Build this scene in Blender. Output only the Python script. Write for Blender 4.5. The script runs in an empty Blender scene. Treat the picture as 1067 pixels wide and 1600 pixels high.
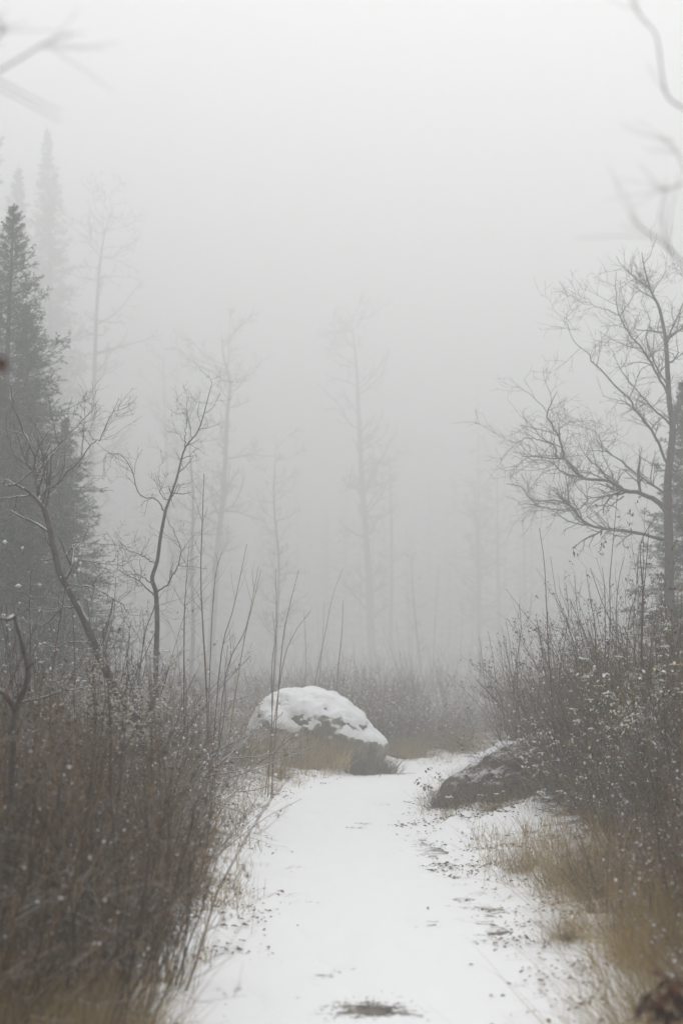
import bpy, math, random
import numpy as np
from mathutils import Vector, noise as mnoise

C = bpy.context.scene
COL = C.collection
R = math.radians

# ------------------------------------------------------------------ camera
LENS, CAMZ, PITCH = 50.0, 1.6, 6.42
cam_d = bpy.data.cameras.new('camera')
cam_d.sensor_fit = 'VERTICAL'
cam_d.sensor_height = 36.0
cam_d.sensor_width = 24.0
cam_d.lens = LENS
cam_d.clip_start = 0.05
cam_d.clip_end = 1000.0
cam_d.dof.use_dof = True
cam_d.dof.focus_distance = 16.0
cam_d.dof.aperture_fstop = 1.8
cam_d.dof.aperture_blades = 0
cam = bpy.data.objects.new('camera', cam_d)
COL.objects.link(cam)
cam.location = (0, 0, CAMZ)
cam.rotation_euler = (R(90 + PITCH), 0, 0)
C.camera = cam

# ------------------------------------------------------------------ sky and sun
SUN_EL, SUN_AZ = 52.0, 12.0
w = bpy.data.worlds.new('World')
C.world = w
w.use_nodes = True
nt = w.node_tree
bg = nt.nodes['Background']
sky = nt.nodes.new('ShaderNodeTexSky')
sky.sky_type = 'NISHITA'
sky.sun_disc = False
sky.sun_elevation = R(SUN_EL)
sky.sun_rotation = R(SUN_AZ)
sky.air_density = 1.0
sky.dust_density = 4.0
sky.ozone_density = 1.0
hs = nt.nodes.new('ShaderNodeHueSaturation')      # cloud cover: the blue is greyed out
hs.inputs['Saturation'].default_value = 0.07
nt.links.new(sky.outputs['Color'], hs.inputs['Color'])
# overcast cloud deck over that sky: zenith three times as bright as the horizon, alike all round
wtc = nt.nodes.new('ShaderNodeTexCoord')
wsx = nt.nodes.new('ShaderNodeSeparateXYZ')
nt.links.new(wtc.outputs['Generated'], wsx.inputs['Vector'])
wmr = nt.nodes.new('ShaderNodeMapRange')
wmr.inputs['From Min'].default_value = 0.0
wmr.inputs['From Max'].default_value = 1.0
nt.links.new(wsx.outputs['Z'], wmr.inputs['Value'])
wrp = nt.nodes.new('ShaderNodeMix')
wrp.data_type = 'RGBA'
wpw = nt.nodes.new('ShaderNodeMath')
wpw.operation = 'POWER'
wpw.inputs[1].default_value = 1.6
nt.links.new(wmr.outputs['Result'], wpw.inputs[0])
nt.links.new(wpw.outputs['Value'], wrp.inputs['Factor'])
OVC = 12.0
wrp.inputs['A'].default_value = (OVC / 3, OVC / 3 * 1.003, OVC / 3 * 1.012, 1)
wrp.inputs['B'].default_value = (OVC, OVC * 1.003, OVC * 1.012, 1)
wmx = nt.nodes.new('ShaderNodeMix')
wmx.data_type = 'RGBA'
wmx.inputs['Factor'].default_value = 0.92
nt.links.new(hs.outputs['Color'], wmx.inputs['A'])
nt.links.new(wrp.outputs['Result'], wmx.inputs['B'])
nt.links.new(wmx.outputs['Result'], bg.inputs['Color'])
bg.inputs['Strength'].default_value = 0.15

sun_d = bpy.data.lights.new('sun', 'SUN')
sun_d.energy = 0.8
sun_d.angle = R(80)
sun_d.color = (1.0, 0.985, 0.96)
sun = bpy.data.objects.new('sun', sun_d)
COL.objects.link(sun)
sun.rotation_euler = (R(90 - SUN_EL), 0, R(180 - SUN_AZ))
sun.location = (0, 20, 40)

vs = C.view_settings
C.display_settings.display_device = 'sRGB'
vs.view_transform = 'Standard'
vs.look = 'None'
vs.gamma = 1.0
vs.use_curve_mapping = False
vs.exposure = 0.09
cy = C.cycles
cy.volume_bounces = 6
cy.max_bounces = 10
cy.diffuse_bounces = 3
cy.glossy_bounces = 2
cy.transmission_bounces = 2
cy.use_denoising = True
cy.use_adaptive_sampling = False
cy.sample_clamp_indirect = 6.0
cy.caustics_reflective = False
cy.caustics_refractive = False

FOG = 0.0195
HAZE_TOP = 47.0

# ------------------------------------------------------------------ helpers
rng = np.random.default_rng(7)
F_PX = 50.0 / 36.0 * 1600.0
cp, sp_ = math.cos(R(PITCH)), math.sin(R(PITCH))


def at(px, py, Y):
    """The point of the place at distance Y that the photograph shows at pixel (px, py)."""
    cx, cz = (px - 533.5) / F_PX, -(py - 800.0) / F_PX
    dy = cp - cz * sp_
    dz = sp_ + cz * cp
    s = Y / dy
    return np.array([cx * s, Y, CAMZ + dz * s])


def trace(pts, Y0, Y1=None):
    Y1 = Y0 if Y1 is None else Y1
    n = len(pts)
    return np.array([at(p[0], p[1], Y0 + (Y1 - Y0) * i / (n - 1)) for i, p in enumerate(pts)])


def smooth_line(P, n):
    """Catmull-Rom resampling to n points."""
    P = np.asarray(P, float)
    Q = np.vstack([2 * P[0] - P[1], P, 2 * P[-1] - P[-2]])
    seg = len(P) - 1
    t = np.linspace(0, seg - 1e-6, n)
    i = t.astype(int)
    f = (t - i)[:, None]
    p0, p1, p2, p3 = Q[i], Q[i + 1], Q[i + 2], Q[i + 3]
    return 0.5 * (2 * p1 + (p2 - p0) * f + (2 * p0 - 5 * p1 + 4 * p2 - p3) * f * f + (3 * p1 - p0 - 3 * p2 + p3) * f ** 3)


def norm(v):
    return v / np.maximum(np.linalg.norm(v, axis=-1, keepdims=True), 1e-9)


def strand(m):
    """A lightness of its own for every strand or leaf, most near 0, some much paler."""
    return rng.random(m) ** 2.2 * 1.6 - 0.6 * rng.random(m) + np.where(rng.random(m) < .14, rng.uniform(.8, 2.4, m), 0)


LOOSE = ('leaves', 'snow', 'dead_leaves', 'seed_heads', 'stalks', 'stems', 'twigs', 'crown')


class MB:
    """Collects quads and triangles; build() links them as one mesh object."""

    def __init__(self):
        self.v, self.q, self.t, self.n, self.c = [], [], [], 0, []

    def add(self, V, Q=None, T=None, tint=None):
        V = np.asarray(V, float).reshape(-1, 3)
        self.c.append(np.zeros(len(V)) if tint is None else tint)
        if Q is not None and len(Q):
            self.q.append(np.asarray(Q, int) + self.n)
        if T is not None and len(T):
            self.t.append(np.asarray(T, int) + self.n)
        self.v.append(V)
        self.n += len(V)
        return self

    def tubes(self, P, Rd, sides=3):
        """P (m,n,3) centre lines, Rd (m,n) radii."""
        P = np.asarray(P, float)
        Rd = np.asarray(Rd, float)
        if P.ndim == 2:
            P, Rd = P[None], Rd[None]
        m, n, _ = P.shape
        if m == 0:
            return self
        T = norm(np.gradient(P, axis=1))
        mean = norm(P[:, -1] - P[:, 0])
        ref = np.where(np.abs(mean[:, 2:3]) > 0.8, np.array([[1.0, 0.13, 0]]), np.array([[0.1, 0.05, 1.0]]))
        U = norm(np.cross(T, np.repeat(ref[:, None], n, 1)))
        W = np.cross(T, U)
        a = np.arange(sides) / sides * 2 * math.pi
        ring = (np.cos(a)[None, None, :, None] * U[:, :, None] + np.sin(a)[None, None, :, None] * W[:, :, None])
        V = P[:, :, None] + ring * Rd[:, :, None, None]
        idx = np.arange(m * n * sides).reshape(m, n, sides)
        A = idx[:, :-1]
        B = idx[:, 1:]
        Q = np.stack([A, np.roll(A, -1, 2), np.roll(B, -1, 2), B], -1).reshape(-1, 4)
        return self.add(V, Q, None, np.repeat(strand(m), n * sides))

    def leaves(self, P, D, N, L, Wd, fold=0.15):
        """Flat four-point leaves at P, along D, face normal N, length L, width Wd."""
        m = len(P)
        if m == 0:
            return self
        D = norm(D)
        S = norm(np.cross(D, N))
        Nn = np.cross(S, D)
        L = np.broadcast_to(np.asarray(L, float), (m,))[:, None]
        Wd = np.broadcast_to(np.asarray(Wd, float), (m,))[:, None]
        a = P
        b = P + D * L * 0.45 + S * Wd * 0.5 + Nn * L * fold
        c = P + D * L - Nn * L * fold * 0.6
        d = P + D * L * 0.45 - S * Wd * 0.5 + Nn * L * fold
        V = np.stack([a, b, c, d], 1)
        i = np.arange(m * 4).reshape(m, 4)
        return self.add(V, None, np.concatenate([i[:, [0, 1, 2]], i[:, [0, 2, 3]]]), np.repeat(strand(m), 4))

    def blobs(self, P, s, sz=None):
        """Small eight-faced lumps."""
        m = len(P)
        if m == 0:
            return self
        s = np.broadcast_to(np.asarray(s, float), (m,))
        sz = s * 0.75 if sz is None else np.broadcast_to(np.asarray(sz, float), (m,))
        o = np.array([[1, 0, 0], [0, 1, 0], [-1, 0, 0], [0, -1, 0], [0, 0, 1], [0, 0, -1]], float)
        sc = np.stack([s, s, sz], -1)
        jit = 1 + 0.35 * rng.standard_normal((m, 6, 1))
        V = P[:, None] + o[None] * sc[:, None] * jit
        f = np.array([[0, 1, 4], [1, 2, 4], [2, 3, 4], [3, 0, 4], [1, 0, 5], [2, 1, 5], [3, 2, 5], [0, 3, 5]])
        T = (np.arange(m) * 6)[:, None, None] + f[None]
        return self.add(V, None, T.reshape(-1, 3))

    def mesh(self, name, mat, smooth=True):
        me = bpy.data.meshes.new(name)
        V = np.concatenate(self.v) if self.v else np.zeros((0, 3))
        Q = np.concatenate(self.q) if self.q else np.zeros((0, 4), int)
        T = np.concatenate(self.t) if self.t else np.zeros((0, 3), int)
        me.vertices.add(len(V))
        me.vertices.foreach_set('co', V.astype(np.float32).ravel())
        nl = len(Q) * 4 + len(T) * 3
        me.loops.add(nl)
        me.loops.foreach_set('vertex_index', np.concatenate([Q.ravel(), T.ravel()]).astype(np.int32))
        me.polygons.add(len(Q) + len(T))
        st = np.concatenate([np.arange(len(Q)) * 4, len(Q) * 4 + np.arange(len(T)) * 3]).astype(np.int32)
        me.polygons.foreach_set('loop_start', st)
        me.polygons.foreach_set('use_smooth', np.full(len(st), smooth, dtype=bool))
        me.update(calc_edges=True)
        me.validate()
        at_t = me.attributes.new('tint', 'FLOAT', 'POINT')
        at_t.data.foreach_set('value', np.concatenate(self.c).astype(np.float32))
        me.materials.append(mat)
        return me

    def build(self, name, mat, parent=None, smooth=True):
        o = bpy.data.objects.new(name, self.mesh(name, mat, smooth))
        if parent is not None and name in LOOSE:          # too fine to pick apart one by one
            o['kind'] = 'stuff'
        COL.objects.link(o)
        if parent is not None:
            o.parent = parent
        return o


def tag(o, label=None, cat=None, group=None, kind=None):
    for k, v in (('label', label), ('category', cat), ('group', group), ('kind', kind)):
        if v:
            o[k] = v
    return o


def thing(name, label, cat, loc=(0, 0, 0), rz=0.0, group=None):
    o = bpy.data.objects.new(name, None)
    o.empty_display_size = 0.2
    COL.objects.link(o)
    o.location = loc
    o.rotation_euler = (0, 0, rz)
    return tag(o, label, cat, group)


def dup(root, loc, rz, s, label, group=None):
    r = root.copy()
    COL.objects.link(r)
    r.location = loc
    r.rotation_euler = (0, 0, rz)
    r.scale = s if hasattr(s, '__len__') else (s, s, s)
    r['label'] = label
    if group:
        r['group'] = group
    for ch in list(root.children):
        c = ch.copy()
        COL.objects.link(c)
        c.parent = r
        for g in ch.children:
            d = g.copy()
            COL.objects.link(d)
            d.parent = c
    return r


def walk(P0, D0, L, n, wob, up, taper=1.0):
    """Wandering centre lines: P0 (m,3), D0 (m,3), L (m,) -> (m,n,3)."""
    m = len(P0)
    out = np.empty((m, n, 3))
    out[:, 0] = P0
    D = norm(np.asarray(D0, float))
    L = np.broadcast_to(np.asarray(L, float), (m,))
    step = (L / (n - 1))[:, None]
    upv = np.array([0, 0, 1.0]) * up
    for i in range(1, n):
        D = norm(D + wob * rng.standard_normal((m, 3)) + upv)
        out[:, i] = out[:, i - 1] + D * step
    return out


def offshoots(P, Rd, k, t0, t1, length, ang, n, wob, up, rscale=0.55, tip=0.35, minr=0.0006, flat=0.0):
    """k side shoots on each centre line. length: (lo, hi) metres or fraction of parent if negative."""
    m, n0, _ = P.shape
    M = m * k
    par = np.repeat(np.arange(m), k)
    t = t0 + (t1 - t0) * rng.random(M)
    f = t * (n0 - 1)
    i = np.minimum(f.astype(int), n0 - 2)
    fr = (f - i)[:, None]
    A, B = P[par, i], P[par, i + 1]
    pos = A * (1 - fr) + B * fr
    tan = norm(B - A)
    rad = Rd[par, i] * (1 - fr[:, 0]) + Rd[par, i + 1] * fr[:, 0]
    rv = rng.standard_normal((M, 3))
    rv[:, 2] *= (1 - flat)
    side = norm(rv - tan * np.sum(rv * tan, 1, keepdims=True))
    an = np.radians(rng.uniform(ang[0], ang[1], M))[:, None]
    D = tan * np.cos(an) + side * np.sin(an)
    if length[0] < 0:
        pl = np.linalg.norm(np.diff(P, axis=1), axis=2).sum(1)[par]
        L = pl * rng.uniform(-length[0], -length[1], M) * (1.15 - 0.75 * t)
    else:
        L = rng.uniform(length[0], length[1], M)
    Pc = walk(pos, D, L, n, wob, up)
    r0 = np.maximum(rad * rscale, minr)
    Rc = r0[:, None] * np.linspace(1, tip, n)[None]
    return Pc, Rc


# ------------------------------------------------------------------ materials
def material(name, base, var=None, rough=0.85, snow=0.0, snow_lo=0.35, scale=8.0, objvar=0.0, var2=None, bump=0.0, bscale=40.0, tint=0.0, sscale=5.0):
    """Noise-varied colour; snow > 0 lays a broken dusting on faces that look up."""
    m = bpy.data.materials.new(name)
    m.use_nodes = True
    t = m.node_tree
    b = t.nodes['Principled BSDF']
    b.inputs['Roughness'].default_value = rough
    b.inputs['Specular IOR Level'].default_value = 0.25
    tc = t.nodes.new('ShaderNodeTexCoord')
    nz = t.nodes.new('ShaderNodeTexNoise')
    nz.inputs['Scale'].default_value = scale
    nz.inputs['Detail'].default_value = 4.0
    t.links.new(tc.outputs['Object'], nz.inputs['Vector'])
    rp = t.nodes.new('ShaderNodeValToRGB')
    e = rp.color_ramp.elements
    var = var or tuple(min(1, c * 1.5) for c in base)
    e[0].position, e[0].color = 0.35, (*base, 1)
    e[1].position, e[1].color = 0.68, (*var, 1)
    if var2:
        x = e.new(0.52)
        x.color = (*var2, 1)
    t.links.new(nz.outputs['Fac'], rp.inputs['Fac'])
    out = rp.outputs['Color']
    if tint:
        ta = t.nodes.new('ShaderNodeAttribute')
        ta.attribute_name = 'tint'
        tm = t.nodes.new('ShaderNodeMath')
        tm.operation = 'MULTIPLY_ADD'
        tm.inputs[1].default_value = tint
        tm.inputs[2].default_value = 1.0
        t.links.new(ta.outputs['Fac'], tm.inputs[0])
        th = t.nodes.new('ShaderNodeHueSaturation')
        t.links.new(tm.outputs['Value'], th.inputs['Value'])
        t.links.new(out, th.inputs['Color'])
        out = th.outputs['Color']
    if objvar:
        oi = t.nodes.new('ShaderNodeObjectInfo')
        mr = t.nodes.new('ShaderNodeMapRange')
        mr.inputs['To Min'].default_value = 1 - objvar
        mr.inputs['To Max'].default_value = 1 + objvar
        t.links.new(oi.outputs['Random'], mr.inputs['Value'])
        hv = t.nodes.new('ShaderNodeHueSaturation')
        t.links.new(mr.outputs['Result'], hv.inputs['Value'])
        t.links.new(out, hv.inputs['Color'])
        out = hv.outputs['Color']
    if snow > 0:
        ge = t.nodes.new('ShaderNodeNewGeometry')
        sx = t.nodes.new('ShaderNodeSeparateXYZ')
        t.links.new(ge.outputs['Normal'], sx.inputs['Vector'])
        n2 = t.nodes.new('ShaderNodeTexNoise')
        n2.inputs['Scale'].default_value = sscale
        n2.inputs['Detail'].default_value = 3.0
        t.links.new(tc.outputs['Object'], n2.inputs['Vector'])
        ad = t.nodes.new('ShaderNodeMath')
        ad.operation = 'MULTIPLY_ADD'
        ad.inputs[1].default_value = 1.3
        t.links.new(n2.outputs['Fac'], ad.inputs[0])
        t.links.new(sx.outputs['Z'], ad.inputs[2])
        mr2 = t.nodes.new('ShaderNodeMapRange')
        mr2.inputs['From Min'].default_value = snow_lo + 0.65
        mr2.inputs['From Max'].default_value = snow_lo + 0.95
        mr2.inputs['To Max'].default_value = snow
        t.links.new(ad.outputs['Value'], mr2.inputs['Value'])
        mx = t.nodes.new('ShaderNodeMix')
        mx.data_type = 'RGBA'
        t.links.new(mr2.outputs['Result'], mx.inputs['Factor'])
        t.links.new(out, mx.inputs['A'])
        mx.inputs['B'].default_value = (0.82, 0.82, 0.83, 1)
        out = mx.outputs['Result']
    t.links.new(out, b.inputs['Base Color'])
    if bump:
        n3 = t.nodes.new('ShaderNodeTexNoise')
        n3.inputs['Scale'].default_value = bscale
        n3.inputs['Detail'].default_value = 6.0
        t.links.new(tc.outputs['Object'], n3.inputs['Vector'])
        bp = t.nodes.new('ShaderNodeBump')
        bp.inputs['Strength'].default_value = bump
        bp.inputs['Distance'].default_value = 0.02
        t.links.new(n3.outputs['Fac'], bp.inputs['Height'])
        t.links.new(bp.outputs['Normal'], b.inputs['Normal'])
    return m


M_STEM = material('shrub_stem', (0.030, 0.018, 0.0085), (0.088, 0.060, 0.032), snow=0.7, snow_lo=0.60, scale=3.0, objvar=0.3, tint=1.15)
M_STEM_RED = material('red_stem', (0.042, 0.024, 0.011), (0.115, 0.074, 0.038), snow=0.65, snow_lo=0.60, scale=3.0, objvar=0.25, tint=1.15)
M_STEM_TAN = material('tan_stem', (0.14, 0.10, 0.055), (0.28, 0.21, 0.125), scale=4.0, objvar=0.2, tint=0.6)
M_LEAF = material('dead_leaf', (0.042, 0.022, 0.011), (0.13, 0.075, 0.034), scale=6.0, objvar=0.2, var2=(0.08, 0.05, 0.023), tint=0.8)
M_RUST = material('rusty_leaf', (0.05, 0.02, 0.012), (0.12, 0.05, 0.025), scale=5.0)
M_SNOW = material('snow', (0.80, 0.80, 0.81), (0.86, 0.86, 0.87), rough=0.7, scale=3.0, bump=0.25, bscale=60)
M_SEED = material('seed_fluff', (0.36, 0.31, 0.25), (0.60, 0.57, 0.52), scale=14.0, snow=0.8, snow_lo=0.42)
M_GREEN = material('evergreen_leaf', (0.06, 0.07, 0.025), (0.24, 0.17, 0.045), var2=(0.12, 0.115, 0.04), scale=4.0, tint=0.6, snow=0.8, snow_lo=0.48)
M_FROST = material('frosted_stem', (0.075, 0.043, 0.023), (0.19, 0.125, 0.075), snow=0.85, snow_lo=0.50, scale=3.0, objvar=0.25, tint=0.6)
M_GRASS = material('dry_grass', (0.22, 0.155, 0.065), (0.44, 0.33, 0.16), var2=(0.33, 0.24, 0.105), scale=3.0, objvar=0.15, tint=0.32)
M_GRASSD = material('dry_stalk', (0.05, 0.03, 0.011), (0.17, 0.108, 0.043), var2=(0.10, 0.062, 0.024), scale=3.0, objvar=0.25, tint=0.6)
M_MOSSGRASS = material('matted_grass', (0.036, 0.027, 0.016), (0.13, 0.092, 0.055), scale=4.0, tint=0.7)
M_BARK = material('grey_bark', (0.042, 0.034, 0.028), (0.11, 0.092, 0.078), scale=14.0, snow=0.7, snow_lo=0.62, bump=0.5, bscale=50)
M_BARKS = material('snowy_bark', (0.045, 0.036, 0.029), (0.11, 0.09, 0.075), scale=14.0, snow=0.9, snow_lo=0.42, bump=0.5, bscale=50)
M_ASPEN = material('aspen_bark', (0.09, 0.085, 0.075), (0.22, 0.21, 0.19), scale=3.0)
M_NEEDLE = material('fir_needles', (0.010, 0.026, 0.016), (0.028, 0.056, 0.037), scale=3.0, snow=0.45, snow_lo=0.50, tint=0.5)
M_ROCK = material('boulder_rock', (0.10, 0.085, 0.065), (0.26, 0.22, 0.17), scale=5.5, bump=1.0, bscale=14, var2=(0.15, 0.14, 0.11), snow=0.9, snow_lo=0.22, sscale=11.0)
M_MOSS = material('mossy_rock', (0.024, 0.018, 0.012), (0.095, 0.07, 0.047), scale=7.0, bump=1.0, bscale=22, snow=0.6, snow_lo=0.70, sscale=9.0)


def snow_ground(name, litter_rgb=(0.085, 0.062, 0.042), fine=26.0):
    """Snow with bare litter showing where the attribute 'bare' says so, broken up by noise."""
    m = bpy.data.materials.new(name)
    m.use_nodes = True
    t = m.node_tree
    b = t.nodes['Principled BSDF']
    b.inputs['Roughness'].default_value = 0.75
    b.inputs['Specular IOR Level'].default_value = 0.2
    tc = t.nodes.new('ShaderNodeTexCoord')
    at_ = t.nodes.new('ShaderNodeAttribute')
    at_.attribute_name = 'bare'
    n1 = t.nodes.new('ShaderNodeTexNoise')
    n1.inputs['Scale'].default_value = fine
    n1.inputs['Detail'].default_value = 5.0
    n1.inputs['Roughness'].default_value = 0.65
    n2 = t.nodes.new('ShaderNodeTexNoise')
    n2.inputs['Scale'].default_value = 3.1
    n2.inputs['Detail'].default_value = 3.0
    n4 = t.nodes.new('ShaderNodeTexNoise')
    n4.inputs['Scale'].default_value = 7.0
    n4.inputs['Detail'].default_value = 4.0
    for n in (n1, n2, n4):
        t.links.new(tc.outputs['Object'], n.inputs['Vector'])
    a = t.nodes.new('ShaderNodeMath')          # bare + noises
    a.operation = 'MULTIPLY_ADD'
    a.inputs[1].default_value = 0.95
    t.links.new(n1.outputs['Fac'], a.inputs[0])
    t.links.new(at_.outputs['Fac'], a.inputs[2])
    a2 = t.nodes.new('ShaderNodeMath')
    a2.operation = 'MULTIPLY_ADD'
    a2.inputs[1].default_value = 0.8
    t.links.new(n2.outputs['Fac'], a2.inputs[0])
    t.links.new(a.outputs['Value'], a2.inputs[2])
    mr = t.nodes.new('ShaderNodeMapRange')
    mr.inputs['From Min'].default_value = 1.28
    mr.inputs['From Max'].default_value = 1.42
    t.links.new(a2.outputs['Value'], mr.inputs['Value'])
    ls = t.nodes.new('ShaderNodeValToRGB')
    e = ls.color_ramp.elements
    e[0].position, e[0].color = 0.35, (*(c * 0.55 for c in litter_rgb), 1)
    e[1].position, e[1].color = 0.7, (*(c * 1.9 for c in litter_rgb), 1)
    t.links.new(n4.outputs['Fac'], ls.inputs['Fac'])
    mx = t.nodes.new('ShaderNodeMix')
    mx.data_type = 'RGBA'
    t.links.new(mr.outputs['Result'], mx.inputs['Factor'])
    mx.inputs['A'].default_value = (0.83, 0.83, 0.84, 1)
    t.links.new(ls.outputs['Color'], mx.inputs['B'])
    t.links.new(mx.outputs['Result'], b.inputs['Base Color'])
    bp = t.nodes.new('ShaderNodeBump')
    bp.inputs['Strength'].default_value = 0.35
    bp.inputs['Distance'].default_value = 0.03
    t.links.new(n4.outputs['Fac'], bp.inputs['Height'])
    t.links.new(bp.outputs['Normal'], b.inputs['Normal'])
    return m


M_GROUND = snow_ground('snowy_ground')
M_PATH = snow_ground('snowy_path', (0.11, 0.095, 0.075), 22.0)

# ------------------------------------------------------------------ terrain
PATH_PTS = smooth_line(np.array([[0, -4, 0], [0.1, 2, 0], [0.19, 6.5, 0], [0.33, 10, 0], [0.06, 14, 0], [-0.03, 17, 0], [0.40, 20, 0],
                                 [1.2, 22.8, 0], [2.7, 24.9, 0], [5.2, 26.6, 0], [10, 28.5, 0], [18, 30, 0]], float), 420)[:, :2]
HW = 0.90


def path_dist(x, y):
    """Signed-less distance to the path's centre line, for arrays."""
    x = np.asarray(x, float)
    sh = x.shape
    q = np.stack([x.ravel(), np.asarray(y, float).ravel()], 1)
    d = np.empty(len(q))
    for s in range(0, len(q), 20000):
        c = q[s:s + 20000]
        d[s:s + 20000] = np.sqrt(((c[:, None] - PATH_PTS[None, ::2]) ** 2).sum(2).min(1))
    return d.reshape(sh)


def sstep(a, b, x):
    t = np.clip((x - a) / (b - a), 0, 1)
    return t * t * (3 - 2 * t)


def bumps(x, y):
    return (0.05 * np.sin(1.3 * x + 0.7 * y) * np.sin(0.9 * y - 0.4 * x + 1) + 0.03 * np.sin(2.9 * x - 1.1 * y + 2) * np.sin(2.3 * y + .5)
            + 0.015 * np.sin(6.1 * x + 3.3 * y) * np.sin(5.2 * y - 2.2 * x))


def height(x, y, d=None):
    x = np.asarray(x, float)
    y = np.asarray(y, float)
    d = path_dist(x, y) if d is None else d
    off = sstep(0.6, 3.5, d)
    h = 0.30 * off + bumps(x, y) * (0.25 + 0.75 * sstep(0.6, 1.6, d))
    h = h + 0.10 * np.exp(-((x - 1.5) ** 2 / 0.25 + (y - 14.7) ** 2 / 0.9))     # snow hump before the mossy mound
    h = h + 0.05 * np.maximum(0, np.sin(7.3 * x + 2.1 * y) * np.sin(5.9 * y - 3.3 * x) + .35 * np.sin(15 * x - 4 * y)) * sstep(.75, 1.1, d) * sstep(3.0, 1.6, d)
    h = h + 0.9 * sstep(14, 60, np.abs(x)) + 0.012 * np.maximum(y - 30, 0) * sstep(30, 60, y)
    return h


def hz(x, y):
    return float(height(np.array([x]), np.array([y]))[0])


def warp(lo, hi, c, n, k):
    t = np.linspace(-1, 1, n)
    s = np.sinh(k * t) / np.sinh(k)
    return np.where(s < 0, c + s * (c - lo), c + s * (hi - c))


gx = warp(-150, 150, 0.3, 300, 5.2)
gy = warp(-30, 225, 11.0, 350, 4.1)
GX, GY = np.meshgrid(gx, gy, indexing='ij')
GD = path_dist(GX, GY)
GZ = height(GX, GY, GD)
bare = (0.0 + 0.34 * sstep(0.85, 1.4, GD) + 0.22 * sstep(1.3, 2.6, GD))
bare -= 0.35 * np.exp(-((GX - 1.45) ** 2 / 0.3 + (GY - 14.6) ** 2 / 1.2))
bare += 0.30 * sstep(-.75, -1.25, GX) * (GY < 14) + 0.15 * sstep(2.0, 2.8, GX) * (GY < 20)
bare = np.where(GY > 40, 0.45, bare)
ni, nj = GX.shape
idx = np.arange(ni * nj).reshape(ni, nj)
mb = MB().add(np.stack([GX, GY, GZ], -1), np.stack([idx[:-1, :-1], idx[1:, :-1], idx[1:, 1:], idx[:-1, 1:]], -1).reshape(-1, 4))
ground = tag(mb.build('ground', M_GROUND), 'snowy ground with brown litter showing through', kind='structure')
a_ = ground.data.attributes.new('bare', 'FLOAT', 'POINT')
a_.data.foreach_set('value', bare.astype(np.float32).ravel())

# the trodden path: its edges dip under the ground beside it
tn = norm(np.gradient(PATH_PTS, axis=0))
nr = np.stack([tn[:, 1], -tn[:, 0]], 1)
u = np.linspace(-1, 1, 60)
hw = HW * (1 + 0.10 * np.sin(np.arange(len(PATH_PTS)) * 0.11) + 0.06 * np.sin(np.arange(len(PATH_PTS)) * 0.31))
fray = np.array([[1 + .16 * mnoise.fractal(Vector((i * .19, sd * 9.3, 1.7)), .8, 2.0, 5) for sd in (0, 1)] for i in range(len(PATH_PTS))])   # uneven verges
side = np.where(u[None] < 0, fray[:, :1], fray[:, 1:])
PX = PATH_PTS[:, None, 0] + nr[:, None, 0] * u[None] * hw[:, None] * side
PY = PATH_PTS[:, None, 1] + nr[:, None, 1] * u[None] * hw[:, None] * side
PZ = height(PX, PY) + 0.012 - 0.026 * np.abs(u[None]) ** 3
PZ += np.array([0.020 * mnoise.fractal(Vector((a * 2.2, b * 1.5, 0)), 1.0, 2.0, 4) for a, b in zip(PX.ravel(), PY.ravel())]).reshape(PX.shape)
for k in range(46):                        # old, half-filled footprints
    fy = 4.8 + k * 0.42
    j = int(np.argmin(np.abs(PATH_PTS[:300, 1] - fy)))
    fx = PATH_PTS[j, 0] + (0.13 if k % 2 else -0.15) + rng.normal(0, .07)
    PZ -= 0.016 * np.exp(-((PX - fx) / .055) ** 2 - ((PY - fy - rng.normal(0, .06)) / .12) ** 2)
pb = 0.02 + 0.12 * np.abs(u[None]) ** 3 * np.ones_like(PX)


def spot(x, y, rx, ry, a):
    return a * np.exp(-((PX - x) / rx) ** 2 - ((PY - y) / ry) ** 2)


pb += spot(0.14, 7.03, 0.24, 0.26, 0.50) + spot(-0.11, 7.75, 0.13, 0.3, 0.38) + spot(-0.6, 7.0, 0.15, 0.5, 0.3)
pb += 0.10 + spot(.55, 9.4, .2, .5, .22) + spot(-.3, 10.4, .15, .35, .2) + spot(.45, 17.5, .25, .5, .2)
pb += spot(0.95, 12.9, 0.35, 1.5, 0.36) + spot(1.0, 9.0, 0.22, 2.2, 0.30) + spot(0.2, 15.2, 0.25, .4, 0.3) + spot(-0.35, 12.0, .2, .4, .2)
ni, nj = PX.shape
idx = np.arange(ni * nj).reshape(ni, nj)
mb = MB().add(np.stack([PX, PY, PZ], -1), np.stack([idx[:-1, 1:], idx[:-1, :-1], idx[1:, :-1], idx[1:, 1:]], -1).reshape(-1, 4)[:, ::-1])
path = tag(mb.build('path', M_PATH), 'snow-covered footpath winding between the thickets', kind='structure')
a_ = path.data.attributes.new('bare', 'FLOAT', 'POINT')
a_.data.foreach_set('value', pb.astype(np.float32).ravel())

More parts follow.
